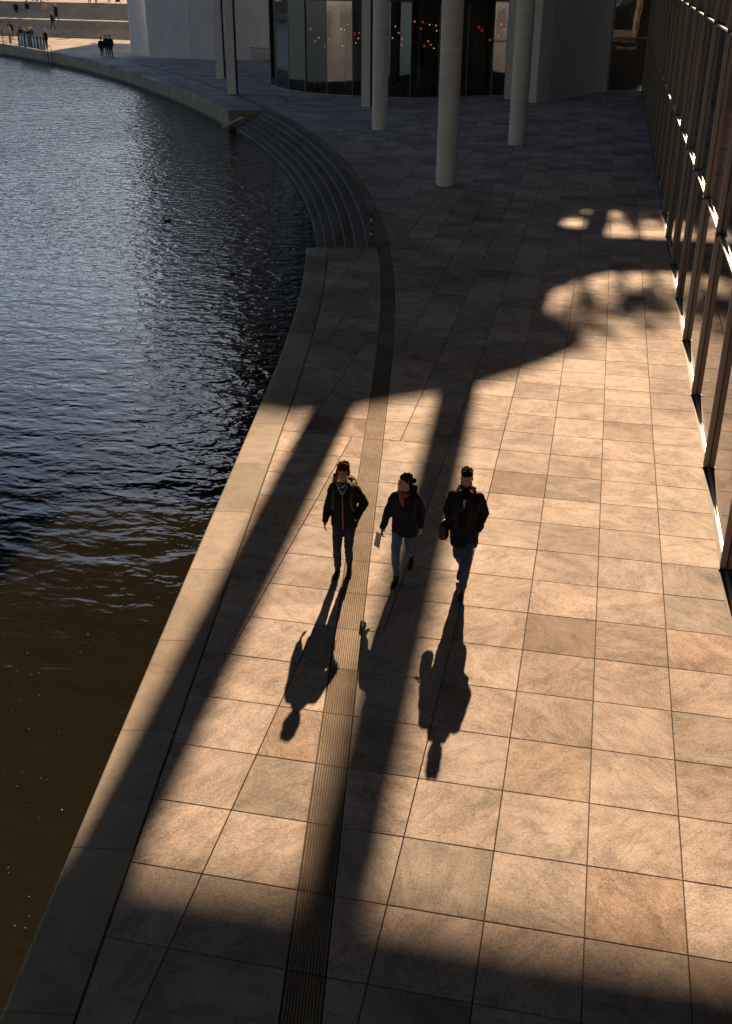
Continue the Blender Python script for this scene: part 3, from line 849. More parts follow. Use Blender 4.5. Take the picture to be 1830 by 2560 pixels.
MB(U).box(FX + 0.11, 45, -30, 80.6, -0.5, 10.9).build('interior', M['slot'], fac)
MB(U).box(FX + 0.02, 45, -30, 80.6, 10.9, RZ).build('upper_wall', M['conc'], fac)
MB(U).box(FX - 0.13, FX + 0.11, -30, ybays[0], 0, 10.9).build('wall_end', M['conc'], fac)

# glazed end of the passage
eg = empty('passage_glazing', (3.7 * U, 80.5 * U, 0))
tag(eg, 'tall glazed screen closing the passage between curved wall and glass front', 'glazing')
for x0, x1 in ((-1.32, 1.2),):
    for z0, z1 in ((0.08, 3.58), (3.68, 8.6)):
        MB(U).add([(x0 + .04, 0, z0), (x1 - .04, 0, z0), (x1 - .04, 0, z1), (x0 + .04, 0, z1)], [(0, 1, 2, 3)]).build('pane', M['glass'], eg)
    for x in (x0, x1):
        MB(U).box(x - 0.06, x + 0.045, -0.06, 0.06, 0, 8.6).build('frame', M['fin'], eg)
    MB(U).box(x0 + .046, x1 - .046, -0.05, 0.05, 3.59, 3.67).build('transom', M['fin'], eg)
    MB(U).box(x0 + .046, x1 - .046, -0.05, 0.05, 0.0, 0.07).build('sill', M['fin'], eg)
MB(U).box(-1.6, 1.3, 0.12, 6.0, 8.61, 8.7).build('inner_ceiling', M['cafe_wall'], eg)
MB(U).box(-1.4, 1.3, -0.1, 0.1, 8.61, 17.5).build('wall_above', M['conc'], eg)
MB(U).box(-5.0, 1.3, 6.0, 6.2, 0, 17.5).build('inner_wall', M['cafe_wall'], eg)
MB(U).box(-1.3, 1.15, 0.2, 6.0, 0.0, 0.02).build('inner_floor', M['cafe_floor'], eg)
#PEOPLE#
# ------------------------------------------------------------------ people
def cloth(name, col, rough=0.85, scale=60.0, var=0.25, sheen=0.0):
    m = NT(name)
    tc = m.n('TexCoord')
    nz = m.n('TexNoise', Scale=scale, Detail=3.0, Roughness=0.7); m.l(tc.outputs['Object'], nz.inputs['Vector'])
    n2 = m.n('TexNoise', Scale=5.0, Detail=3.0); m.l(tc.outputs['Object'], n2.inputs['Vector'])
    f = m.math('ADD', m.math('MULTIPLY', nz.outputs[0], 0.5), m.math('MULTIPLY', n2.outputs[0], 0.5))
    m.l(m.ramp(f, [(0.3, tuple(q * (1 - var) for q in col)), (0.7, tuple(min(1, q * (1 + var)) for q in col))]), m.b.inputs['Base Color'])
    m.b.inputs['Roughness'].default_value = rough
    m.b.inputs['Specular IOR Level'].default_value = 0.25
    m.bump(nz.outputs[0], 0.2, 0.004)
    return m.mat
M['skin'] = cloth('skin', (0.40, 0.225, 0.155), 0.55, 20, 0.08)
M['eye'] = simple('eye', (0.03, 0.02, 0.015), 0.2)
M['black_shell'] = cloth('black_softshell', (0.008, 0.008, 0.008))
M['navy'] = cloth('navy_jacket_cloth', (0.007, 0.009, 0.017))
M['black_wool'] = cloth('black_wool', (0.007, 0.0065, 0.006), 0.95)
M['dark_denim'] = cloth('dark_denim', (0.022, 0.032, 0.052), 0.9, 120)
M['blue_denim'] = cloth('blue_denim', (0.060, 0.105, 0.165), 0.9, 120)
M['mid_denim'] = cloth('mid_denim', (0.030, 0.044, 0.085), 0.9, 120)
M['leather'] = cloth('black_leather', (0.016, 0.014, 0.013), 0.4, 30)
M['red_hair'] = cloth('red_dyed_hair', (0.085, 0.009, 0.005), 0.8, 90, 0.5)
M['dark_hair'] = cloth('dark_brown_hair', (0.009, 0.005, 0.0035), 0.8, 90, 0.5)
M['brown_hair'] = cloth('brown_hair', (0.015, 0.0075, 0.004), 0.8, 90, 0.5)
M['grey_hair'] = cloth('grey_hair', (0.42, 0.40, 0.37), 0.6, 90, 0.3)
M['blond_hair'] = cloth('blond_hair', (0.50, 0.33, 0.16), 0.6, 90, 0.3)
M['rust_wool'] = cloth('rust_wool', (0.33, 0.085, 0.022), 0.9, 40)
M['grey_wool'] = cloth('dark_grey_wool', (0.013, 0.0125, 0.012), 0.95, 40, 0.5)
M['pink_cloth'] = cloth('pink_cloth', (0.45, 0.10, 0.14))
M['olive'] = cloth('olive_webbing', (0.05, 0.05, 0.02))
M['paper'] = simple('folded_paper', (0.45, 0.37, 0.37), 0.6, var=0.08)
M['shirt'] = cloth('pale_shirt', (0.20, 0.21, 0.23))
M['coat_pink'] = cloth('salmon_coat', (0.50, 0.24, 0.16))
M['coat_grey'] = cloth('pale_grey_top', (0.34, 0.34, 0.33))
M['coat_tan'] = cloth('tan_jacket', (0.45, 0.27, 0.13))
M['coat_red'] = cloth('dark_red_top', (0.22, 0.04, 0.04))
M['pale_jeans'] = cloth('pale_jeans', (0.17, 0.22, 0.28))
M['white_shoe'] = cloth('white_leather', (0.6, 0.58, 0.55), 0.5)
for k_ in ('red_hair', 'dark_hair', 'brown_hair', 'grey_hair', 'blond_hair'):
    M[k_].node_tree.nodes['Principled BSDF'].inputs['Specular IOR Level'].default_value = 0.03
def patterned():
    m = NT('patterned_scarf')
    tc = m.n('TexCoord'); v = m.n('TexVoronoi', Scale=26.0); m.l(tc.outputs['Object'], v.inputs['Vector'])
    m.l(m.ramp(v.outputs['Distance'], [(0.36, (0.50, 0.50, 0.48)), (0.44, (0.02, 0.02, 0.025))]), m.b.inputs['Base Color'])
    m.b.inputs['Roughness'].default_value = 0.9
    return m.mat
M['pattern'] = patterned()

def fuse(mb, name, mat, parent, voxel=0.012, smooth=4, folds=0.0, fscale=0.12):
    """union the overlapping shapes into one continuous skin"""
    me = mb.mesh('tmp'); o = bpy.data.objects.new('tmp', me); COL.objects.link(o)
    md = o.modifiers.new('r', 'REMESH'); md.mode = 'VOXEL'; md.voxel_size = voxel; md.use_smooth_shade = True
    if smooth:
        sm = o.modifiers.new('s', 'SMOOTH'); sm.factor = 0.5; sm.iterations = smooth
    if folds:
        tx = bpy.data.textures.get('folds%g' % fscale) or bpy.data.textures.new('folds%g' % fscale, 'CLOUDS'); tx.noise_scale = fscale; tx.noise_depth = 2
        dm = o.modifiers.new('d', 'DISPLACE'); dm.texture = tx; dm.strength = folds; dm.mid_level = 0.5; dm.texture_coords = 'LOCAL'
    dg = bpy.context.evaluated_depsgraph_get(); dg.update()
    out = bpy.data.meshes.new_from_object(o.evaluated_get(dg))
    out.name = name
    bpy.data.objects.remove(o); bpy.data.meshes.remove(me)
    out.materials.clear(); out.materials.append(mat)
    for p in out.polygons: p.use_smooth = True
    r = bpy.data.objects.new(name, out); COL.objects.link(r); r.parent = parent
    return r

def limb(mb, pts, rad, seg=14):
    """tapered round limb with ball joints and ends"""
    P = [Vector(p) for p in pts]
    fine, fr = [], []
    for i in range(len(P) - 1):
        n = 5
        for k in range(n):
            fine.append(P[i].lerp(P[i + 1], k / n)); fr.append(rad[i] + (rad[i + 1] - rad[i]) * k / n)
    fine.append(P[-1]); fr.append(rad[-1])
    mb.tube(fine, fr, seg)
    for p, r_ in zip(P, rad): mb.ball(p, r_ * 0.99, 14, 10)

def rings_torso(mb, rows, seg=28, sq=2.4):
    """rows: z, cx, cy, rx, ry"""
    rs = []
    for z, cx, cy, rx, ry in rows:
        ring = []
        for k in range(seg):
            a = 2 * math.pi * k / seg
            c, s_ = math.cos(a), math.sin(a)
            ring.append((cx + rx * math.copysign(abs(c) ** (2 / sq), c), cy + ry * math.copysign(abs(s_) ** (2 / sq), s_), z))
        rs.append(ring)
    mb.loft(rs)

def head_shapes(mb, c, yaw, pitch, s=1.0, neck_to=None):
    Rm = Matrix.Rotation(yaw, 3, 'Z') @ Matrix.Rotation(pitch, 3, 'X')
    C0 = Vector(c)
    def b(p, r):
        # turned ellipsoid
        t = MB(); t.ball((0, 0, 0), tuple(q * s for q in r), 16, 12)
        mb.add([tuple(Rm @ (Vector(v) + Vector(p) * s) + C0) for v in t.v], t.f)
    b((0, 0.012, 0.030), (0.076, 0.094, 0.088)); b((0, -0.022, -0.028), (0.063, 0.070, 0.084)); b((0, -0.052, -0.088), (0.036, 0.034, 0.028))
    b((0, -0.098, -0.024), (0.013, 0.020, 0.014)); b((0, -0.088, 0.002), (0.009, 0.016, 0.026))
    for q in (-1, 1):
        b((q * 0.030, -0.080, 0.022), (0.024, 0.013, 0.009)); b((q * 0.036, -0.066, -0.032), (0.024, 0.022, 0.022))
        b((q * 0.077, 0.010, -0.012), (0.009, 0.019, 0.030))
    b((0, -0.088, -0.056), (0.022, 0.010, 0.006)); b((0, -0.086, -0.067), (0.018, 0.010, 0.007))
    return lambda p: Rm @ (Vector(p) * s) + C0, Rm

def hand_shapes(mb, wrist, direction, palm_n, side, curl=0.5, s=1.0):
    """palm and five unequal bent fingers; side = +1/-1 which edge carries the thumb"""
    d = Vector(direction).normalized(); n = Vector(palm_n); n = (n - d * n.dot(d)).normalized(); w = d.cross(n)
    W = Vector(wrist)
    pc = W + d * 0.048 * s
    t = MB(); t.ball((0, 0, 0), (0.041 * s, 0.052 * s, 0.017 * s), 14, 10)
    mb.add([tuple(pc + w * v[0] + d * v[1] + n * v[2]) for v in t.v], t.f)
    mb.tube([W - d * 0.03 * s, W + d * 0.03 * s], [0.027 * s, 0.028 * s], 10)
    for k, (off, L) in enumerate(((-0.029, 0.066), (-0.010, 0.078), (0.010, 0.073), (0.028, 0.057))):
        p = W + d * 0.088 * s + w * off * s
        a = 0.0; pts = [p]
        for j in range(3):
            a += curl * (0.55 + 0.25 * j)
            p = p + (d * math.cos(a) + n * math.sin(a)) * (L / 3 * s); pts.append(p)
        mb.tube(pts, [0.0095 * s, 0.0088 * s, 0.008 * s, 0.0065 * s], 8)
        mb.ball(pts[-1], 0.0066 * s, 8, 6)
    p = W + d * 0.025 * s + w * side * 0.032 * s
    pts = [p, p + (d * 0.6 + w * side * 0.7 + n * 0.25) * 0.032 * s, p + (d * 1.6 + w * side * 0.9 + n * 0.7) * 0.032 * s]
    mb.tube(pts, [0.013 * s, 0.010 * s, 0.008 * s], 8); mb.ball(pts[-1], 0.008 * s, 8, 6)

def shoe_shapes(mb, ankle, toe, heel_z=0.0, toe_z=0.0, L=0.26, boot=0.10):
    """ankle: x,y of the ankle; toe: direction in plan"""
    a = Vector((ankle[0], ankle[1], heel_z)); d = Vector((toe[0], toe[1], 0)).normalized()
    up_ = Vector((0, 0, 1)); h = a - d * 0.05; t = a + d * (L - 0.07); t.z = toe_z
    ax = (t - h).normalized(); w = ax.cross(up_).normalized(); u_ = w.cross(ax)
    rows = [(0.0, 0.030, 0.050), (0.03, 0.037, 0.070), (0.10, 0.038, 0.078), (0.16, 0.043, 0.056), (0.21, 0.042, 0.042), (0.245, 0.032, 0.034), (0.262, 0.015, 0.022)]
    rs = []
    for s_, hw, ht in rows:
        c = h + ax * (s_ / 0.262 * (t - h).length)
        rs.append([tuple(c + w * (hw * math.cos(q)) + u_ * (ht * 0.5 + ht * 0.5 * math.copysign(abs(math.sin(q)) ** 0.7, math.sin(q)))) for q in [2 * math.pi * k / 14 for k in range(14)]])
    mb.loft(rs)
    top = h + ax * 0.055 + u_ * 0.06
    mb.tube([top, top + (up_ * 0.7 + u_ * 0.3) * boot], [0.040, 0.047], 12)

HR = random.Random(3)
parts = {}
def person(label, loc, rz, S, voxel=0.012, group=None, small=False):
    root = empty('person', loc, rz)
    tag(root, label, 'person', group)
    V = lambda k: Vector(S[k])
    # the body, one continuous figure, mostly under the clothes
    b = MB()
    hs = S.get('head_scale', 1.0)
    at, Rm = head_shapes(b, S['head'], S.get('yaw', 0), S.get('pitch', 0), hs)
    nb = V('chest') + Vector((0, 0.02, 0.13))
    limb(b, [nb, at((0, 0.025, -0.09))], [0.058, 0.052])
    pel, che = V('pelvis'), V('chest')
    rings_torso(b, [(pel.z - 0.08, pel.x, pel.y, 0.12, 0.09), (pel.z + 0.02, pel.x, pel.y, 0.14, 0.10), ((pel.z + che.z) / 2, (pel.x + che.x) / 2, (pel.y + che.y) / 2, 0.115, 0.085), (che.z, che.x, che.y, 0.135, 0.10), (che.z + 0.12, che.x, che.y + 0.02, 0.13, 0.07), (che.z + 0.16, che.x, che.y + 0.02, 0.06, 0.05)], 18)
    for q in 'LR':
        limb(b, [S['sh' + q], S['el' + q], S['wr' + q]], [0.045, 0.036, 0.026], 10)
        limb(b, [S['hip' + q], S['kn' + q], S['an' + q]], [0.075, 0.048, 0.035], 10)
        if S.get('hand' + q):
            hd = S['hand' + q]
            hand_shapes(b, S['wr' + q], hd[0], hd[1], hd[2], hd[3])
        else:
            b.ball(Vector(S['wr' + q]) + (Vector(S['wr' + q]) - Vector(S['el' + q])).normalized() * 0.05, (0.03, 0.035, 0.045), 10, 8)
    body = fuse(b, 'body', M['skin'], root, voxel if small else 0.0075, 1 if small else 2)
    if not small:
        for q in (-1, 1):
            p = at((q * 0.029, -0.081, 0.003)); MB().ball(p, (0.011, 0.008, 0.007), 10, 8).build('eye', M['eye'], body, True)
    # trousers
    t = MB()
    rings_torso(t, [(pel.z - 0.10, pel.x, pel.y, 0.13, 0.105), (pel.z + 0.02, pel.x, pel.y, 0.165, 0.12), (pel.z + 0.12, pel.x, pel.y, 0.15, 0.105)], 20)
    tr_ = S.get('trouser', (0.093, 0.066, 0.050))
    for q in 'LR':
        k_ = V('kn' + q); a_ = V('an' + q) + Vector((0, 0, 0.03))
        limb(t, [S['hip' + q], k_, a_], [tr_[0], tr_[1], tr_[2]])
        if not small:
            for w in (0.35, 0.6, 0.85):
                c = k_.lerp(a_, w); t.ball(c, (tr_[2] * 1.15, tr_[2] * 1.15, 0.025), 12, 8)
    fuse(t, 'trousers', S['trouser_mat'], root, voxel, 3, 0.0 if small else 0.022, 0.09)
    for q in 'LR':
        s_ = MB(); f = S['foot' + q]
        shoe_shapes(s_, f[0], f[1], f[2], f[3], boot=S.get('boot', 0.09))
        fuse(s_, 'shoe', S['shoe_mat'], root, voxel * 0.8, 2)
    # jacket
    j = MB()
    rings_torso(j, S['jacket'])
    jr = S.get('sleeve', (0.082, 0.070, 0.052))
    for q in 'LR':
        limb(j, [S['sh' + q], S['el' + q], Vector(S['wr' + q]) - (Vector(S['wr' + q]) - Vector(S['el' + q])).normalized() * S.get('cuff' + q, 0.01)], list(jr))
    for p, r_ in S.get('jacket_balls', []): j.ball(p, r_, 14, 10)
    fuse(j, S.get('jacket_name', 'jacket'), S['jacket_mat'], root, voxel, 3, 0.0 if small else 0.03, 0.10)
    # hair
    h = MB()
    for p, r_ in S['hair']:
        tt = MB(); tt.ball((0, 0, 0), tuple(q * hs for q in r_), 14, 10)
        h.add([tuple(Rm @ Vector(v) + at(p)) for v in tt.v], tt.f)
    for pts, rad in S.get('locks', []):
        h.tube([at(p) for p in pts], rad, 6)
    if not small:
        hc, hr = S['hair'][0]
        for _ in range(S.get('tufts', 60)):
            v = Vector((HR.gauss(0, 1), HR.gauss(0, 1), abs(HR.gauss(0, 1)) + 0.25)).normalized()
            p = Vector((hc[0] + v.x * hr[0], hc[1] + v.y * hr[1], hc[2] + v.z * hr[2]))
            w_ = Vector((HR.uniform(-1, 1), HR.uniform(-1.2, 0.4), 0.1)); w_ = (w_ - v * w_.dot(v)).normalized()
            h.tube([at(p - v * 0.015), at(p + v * 0.004 + w_ * 0.012), at(p + v * S.get('tuft', 0.010) + w_ * 0.034)], [0.010, 0.008, 0.003], 6)
    fuse(h, 'hair', S['hair_mat'], root, voxel * (1.0 if small else 0.55), 1, 0.0 if small else 0.012, 0.03)
    parts.update({c.name.split('.')[0]: c for c in root.children})
    return root, at

def fringe(n, x0, x1, y, z0, z1):
    L = []
    for k in range(n):
        x = x0 + (x1 - x0) * (k + 0.5) / n + HR.uniform(-0.005, 0.005)
        L.append(([(x * 0.6, y + 0.035, z0 + 0.02), (x, y, (z0 + z1) / 2 + 0.01), (x * 1.08, y - 0.004, z1 + HR.uniform(-0.012, 0.012))], [0.014, 0.012, 0.004]))
    return L

# --- woman with red hair
S = dict(head=(0.0, -0.02, 1.605), yaw=R(-3), pitch=R(-2), chest=(0.01, 0.0, 1.24), pelvis=(0.01, 0.02, 0.90),
         shL=(-0.135, 0.01, 1.355), elL=(-0.212, 0.03, 1.09), wrL=(-0.255, -0.03, 0.855), shR=(0.160, 0.01, 1.355), elR=(0.280, 0.09, 1.12), wrR=(0.205, -0.03, 0.985),
         handL=((-0.05, -0.10, -1), (1, 0.1, 0), -1, 0.45), handR=None,
         hipL=(-0.075, 0.01, 0.86), knL=(-0.080, -0.07, 0.47), anL=(-0.085, 0.00, 0.11), hipR=(0.095, 0.02, 0.86), knR=(0.070, 0.01, 0.475), anR=(0.062, 0.10, 0.14),
         footL=((-0.085, -0.01), (-0.16, -1), 0.0, 0.0), footR=((0.062, 0.10), (0.14, -1), 0.02, 0.0), boot=0.13,
         trouser=(0.090, 0.064, 0.050), trouser_mat=M['dark_denim'], shoe_mat=M['leather'], jacket_mat=M['black_shell'],
         jacket=[(0.80, 0.015, 0.01, 0.185, 0.135), (0.84, 0.015, 0.01, 0.19, 0.14), (0.98, 0.012, 0.0, 0.178, 0.130), (1.08, 0.01, 0.0, 0.168, 0.125), (1.22, 0.01, 0.0, 0.185, 0.135), (1.33, 0.01, 0.01, 0.195, 0.12), (1.40, 0.008, 0.015, 0.15, 0.095), (1.44, 0.005, 0.01, 0.095, 0.085), (1.475, 0.0, 0.01, 0.085, 0.085)],
         jacket_balls=[((0.20, -0.04, 0.97), (0.055, 0.06, 0.07)), ((0.16, 0.02, 0.90), (0.06, 0.10, 0.08))],
         hair=[((0, 0.024, 0.066), (0.087, 0.100, 0.090)), ((0, 0.048, 0.0), (0.085, 0.074, 0.085)), ((-0.072, 0.005, 0.02), (0.018, 0.035, 0.05)), ((0.072, 0.005, 0.02), (0.018, 0.035, 0.05)), ((0, -0.045, 0.098), (0.06, 0.045, 0.03))],
         sleeve=(0.076, 0.066, 0.048), locks=fringe(9, -0.066, 0.066, -0.088, 0.105, 0.058) + [([(q * 0.085, -0.03 + 0.02 * k, 0.04), (q * 0.09, -0.03 + 0.02 * k, 0.0), (q * 0.082, -0.035 + 0.02 * k, -0.035)], [0.012, 0.011, 0.004]) for q in (-1, 1) for k in range(3)],
         hair_mat=M['red_hair'])
LX, LY = -0.835, 6.66
pw, at = person('woman with short red hair and pink-zipped black jacket, walking on the left', (LX, LY, 0), R(2), S)
sc = MB()
for k in range(14):
    a = 2 * math.pi * k / 14
    sc.ball((0.075 * math.cos(a), -0.005 + 0.075 * math.sin(a), 1.428 + 0.010 * math.sin(3 * a)), (0.034, 0.034, 0.036), 10, 8)
for q in (-1, 1): limb(sc, [(q * 0.045, -0.085, 1.42), (q * 0.02, -0.120, 1.365), (0.0, -0.135, 1.32)], [0.032, 0.028, 0.016])
fuse(sc, 'scarf', M['pattern'], pw, 0.009, 2, 0.015, 0.05)
MB().tube([(0.012, -0.140, 1.33), (0.016, -0.146, 1.22), (0.018, -0.138, 1.08), (0.02, -0.143, 0.96), (0.02, -0.150, 0.815)], 0.0085, 6).build('zip', simple('pink_zip', (0.30, 0.11, 0.09), 0.6), parts['jacket'], True)
for q in (-1, 1): MB().tube([(q * 0.055 + 0.01, -0.095, 1.425), (q * 0.03 + 0.01, -0.14, 1.385), (0.012, -0.150, 1.34)], 0.006, 6).build('collar_piping', M['coat_grey'], parts['jacket'], True)
bp_ = empty('backpack', (LX, LY, 0), R(2)); tag(bp_, 'dark backpack with a pink flap on the red-haired woman', 'backpack')
bm_ = MB(); rings_torso(bm_, [(1.00, 0.0, 0.215, 0.14, 0.07), (1.04, 0.0, 0.22, 0.16, 0.10), (1.30, 0.0, 0.22, 0.16, 0.11), (1.42, -0.01, 0.21, 0.14, 0.10), (1.465, -0.01, 0.20, 0.09, 0.07)])
fuse(bm_, 'bag', M['olive'], bp_, 0.014, 3, 0.02)
fl = MB(); fl.ball((-0.115, 0.10, 1.43), (0.062, 0.07, 0.058)); fl.ball((-0.09, 0.15, 1.47), (0.07, 0.06, 0.045)); fuse(fl, 'flap', M['pink_cloth'], bp_, 0.01, 2, 0.02, 0.05)
fl = MB(); fl.ball((-0.12, 0.15, 1.47), (0.060, 0.05, 0.05)); fuse(fl, 'hood', M['black_shell'], bp_, 0.01, 2, 0.02, 0.05)
for q in (-1, 1):
    MB().tube([(q * 0.115 + 0.01, 0.12, 1.42), (q * 0.125 + 0.01, 0.02, 1.425), (q * 0.125 + 0.01, -0.09, 1.375), (q * 0.125 + 0.01, -0.128, 1.28), (q * 0.13 + 0.01, -0.125, 1.16), (q * 0.155 + 0.01, -0.06, 1.06)], [0.022] * 6, 8).build('strap', M['olive'], bp_, True)

# --- woman with a rust scarf, looking aside
S = dict(head=(0.005, -0.03, 1.475), yaw=R(-50), pitch=R(-3), head_scale=0.97, chest=(0.0, -0.01, 1.13), pelvis=(0.01, 0.0, 0.83),
         shL=(-0.130, -0.03, 1.245), elL=(-0.225, -0.02, 0.99), wrL=(-0.275, -0.10, 0.775), shR=(0.135, 0.02, 1.245), elR=(0.225, 0.11, 1.0), wrR=(0.215, 0.10, 0.755),
         handL=((-0.12, -0.25, -1), (1, -0.2, 0), -1, 0.75), handR=((0.0, 0.0, -1), (-1, 0.2, 0), 1, 0.6),
         hipL=(-0.070, -0.01, 0.79), knL=(-0.070, -0.19, 0.45), anL=(-0.045, -0.22, 0.10), hipR=(0.085, 0.02, 0.79), knR=(0.075, 0.05, 0.43), anR=(0.060, 0.30, 0.17),
         footL=((-0.045, -0.23), (-0.05, -1), 0.0, 0.0), footR=((0.060, 0.315), (0.05, -1), 0.10, 0.01), boot=0.06,
         trouser=(0.092, 0.064, 0.046), trouser_mat=M['blue_denim'], shoe_mat=M['leather'], jacket_mat=M['navy'],
         jacket=[(0.675, 0.015, 0.0, 0.185, 0.14), (0.72, 0.015, 0.0, 0.188, 0.145), (0.86, 0.01, 0.0, 0.175, 0.135), (0.98, 0.005, -0.005, 0.165, 0.125), (1.12, 0.0, -0.01, 0.178, 0.135), (1.23, 0.0, -0.005, 0.182, 0.12), (1.29, 0.0, 0.0, 0.14, 0.095), (1.33, 0.0, 0.0, 0.09, 0.08), (1.35, 0.0, 0.0, 0.08, 0.075)],
         jacket_balls=[((0.03, 0.13, 1.31), (0.12, 0.075, 0.075)), ((0.11, 0.09, 1.33), (0.05, 0.07, 0.065)), ((-0.07, 0.10, 1.32), (0.05, 0.06, 0.05))],
         hair=[((0, 0.022, 0.062), (0.081, 0.098, 0.076)), ((0, 0.055, 0.0), (0.079, 0.066, 0.075)), ((0, 0.135, 0.005), (0.04, 0.045, 0.04))],
         locks=[([(q * 0.075, -0.045, 0.07), (q * 0.082, -0.01, 0.03), (q * 0.075, 0.03, 0.0)], [0.012, 0.012, 0.008]) for q in (-1, 1)],
         hair_mat=M['dark_hair'], tufts=16, tuft=0.002, sleeve=(0.072, 0.062, 0.048))
MX_, MY_ = -0.015, 6.83
pm, at = person('woman in a navy jacket and rust scarf looking aside, walking in the middle', (MX_, MY_, 0), R(-3), S)
sc = MB()
for k in range(14):
    a = 2 * math.pi * k / 14
    sc.ball((0.07 * math.cos(a), -0.01 + 0.07 * math.sin(a), 1.310 + 0.010 * math.sin(2 * a)), (0.036, 0.036, 0.038), 10, 8)
limb(sc, [(-0.02, -0.09, 1.30), (-0.005, -0.13, 1.25), (0.01, -0.145, 1.18)], [0.040, 0.034, 0.015])
fuse(sc, 'scarf', M['rust_wool'], pm, 0.009, 2, 0.02, 0.05)
pp = empty('leaflet', (MX_, MY_, 0), R(-3)); tag(pp, 'pale folded leaflet held low by the woman in the navy jacket', 'leaflet')
mb = MB()
q0 = Vector((-0.315, -0.150, 0.715)); ax = Vector((-0.10, -0.35, -1)).normalized(); wd = Vector((0.75, -0.66, 0.0)).normalized(); nn = ax.cross(wd)
for s_ in (-1, 1):
    c = [q0 + wd * (-0.055) + nn * 0.004 * s_, q0 + wd * 0.055 + nn * 0.004 * s_, q0 + wd * 0.055 + ax * 0.20 + nn * 0.010 * s_, q0 + wd * (-0.055) + ax * 0.20 + nn * 0.010 * s_]
    c2 = [v + nn * 0.0015 for v in c]
    mb.loft([[tuple(v) for v in c], [tuple(v) for v in c2]])
mb.build('sheet', M['paper'], pp)

# --- man with a beard
S = dict(head=(0.01, -0.035, 1.705), yaw=R(4), pitch=R(13), chest=(0.01, 0.0, 1.32), pelvis=(0.01, 0.0, 0.95),
         shL=(-0.160, 0.0, 1.435), elL=(-0.240, 0.07, 1.17), wrL=(-0.185, -0.03, 1.03), shR=(0.178, 0.0, 1.435), elR=(0.262, 0.07, 1.18), wrR=(0.215, -0.03, 1.04),
         handL=None, handR=None,
         hipL=(-0.080, 0.0, 0.90), knL=(-0.065, 0.06, 0.50), anL=(-0.050, 0.34, 0.20), hipR=(0.095, 0.0, 0.90), knR=(0.075, -0.16, 0.51), anR=(0.050, -0.19, 0.12),
         footL=((-0.050, 0.36), (-0.05, -1), 0.12, 0.01), footR=((0.048, -0.20), (-0.03, -1), 0.0, 0.0), boot=0.11,
         trouser=(0.100, 0.074, 0.058), trouser_mat=M['mid_denim'], shoe_mat=cloth('dark_brown_leather', (0.03, 0.016, 0.010), 0.45, 30), jacket_mat=M['black_wool'], jacket_name='coat',
         jacket=[(0.70, 0.015, 0.0, 0.185, 0.15), (0.76, 0.015, 0.0, 0.192, 0.155), (0.95, 0.012, 0.0, 0.195, 0.15), (1.10, 0.01, 0.0, 0.185, 0.14), (1.28, 0.01, -0.005, 0.195, 0.145), (1.40, 0.01, 0.0, 0.205, 0.125), (1.465, 0.01, 0.01, 0.165, 0.10), (1.51, 0.01, 0.01, 0.105, 0.09), (1.54, 0.01, 0.01, 0.09, 0.085)],
         jacket_balls=[((-0.17, -0.04, 0.99), (0.06, 0.07, 0.075)), ((0.205, -0.04, 1.0), (0.06, 0.07, 0.075)), ((0.25, 0.0, 1.02), (0.03, 0.04, 0.05))],
         hair=[((0, 0.026, 0.068), (0.081, 0.095, 0.086)), ((0, 0.052, 0.01), (0.079, 0.066, 0.075)), ((0, -0.020, 0.108), (0.056, 0.066, 0.036))], tuft=0.009,
         locks=[([(x_, 0.0, 0.12), (x_ * 1.2, -0.055, 0.142 + HR.uniform(-0.01, 0.012)), (x_ * 1.3 + 0.012, -0.088, 0.122 + HR.uniform(-0.02, 0.012))], [0.018, 0.015, 0.005]) for x_ in (-0.045, -0.03, -0.015, 0.0, 0.015, 0.03, 0.045)],
         hair_mat=M['brown_hair'], sleeve=(0.078, 0.069, 0.054))
RX_, RY_ = 0.835, 6.65
pr_, at = person('bearded man in a black coat and chunky scarf looking down, walking on the right', (RX_, RY_, 0), R(-2), S)
bd = MB()
for q in (-1, 0, 1):
    p = at((q * 0.034, -0.066 if q else -0.078, -0.090 if q else -0.100)); bd.ball(p, (0.032, 0.026, 0.030), 10, 8)
for q in (-1, 1): bd.ball(at((q * 0.058, -0.03, -0.055)), (0.018, 0.034, 0.044), 10, 8)
bd.ball(at((0, -0.093, -0.046)), (0.026, 0.008, 0.006), 10, 8)
fuse(bd, 'beard', M['brown_hair'], pr_, 0.008, 1, 0.01, 0.03)
sc = MB()
for k in range(16):
    a = 2 * math.pi * k / 16
    sc.ball((0.01 + 0.092 * math.cos(a), -0.01 + 0.082 * math.sin(a), 1.515 + 0.015 * math.sin(3 * a)), (0.042, 0.042, 0.046), 10, 8)
limb(sc, [(-0.055, -0.10, 1.52), (-0.085, -0.155, 1.36), (-0.08, -0.165, 1.15), (-0.075, -0.17, 1.06)], [0.042, 0.040, 0.036, 0.026])
limb(sc, [(0.085, -0.10, 1.52), (0.095, -0.15, 1.40), (0.085, -0.165, 1.24), (0.08, -0.165, 1.12)], [0.040, 0.038, 0.034, 0.024])
fuse(sc, 'scarf', M['grey_wool'], pr_, 0.011, 2, 0.03, 0.04)
mb = MB(); mb.loft([[(0.0, -0.155, 1.33), (0.02, -0.155, 1.33), (0.035, -0.135, 1.44), (-0.015, -0.135, 1.44)], [(0.0, -0.145, 1.33), (0.02, -0.145, 1.33), (0.035, -0.125, 1.44), (-0.015, -0.125, 1.44)]])
mb.build('shirt', M['shirt'], pr_)
MB().loft([[(0.0, -0.168, 0.74), (0.018, -0.168, 0.74), (0.02, -0.165, 1.10), (0.0, -0.165, 1.10)], [(0.0, -0.160, 0.74), (0.018, -0.160, 0.74), (0.02, -0.155, 1.10), (0.0, -0.155, 1.10)]]).build('coat_edge', M['grey_wool'], parts['coat'])
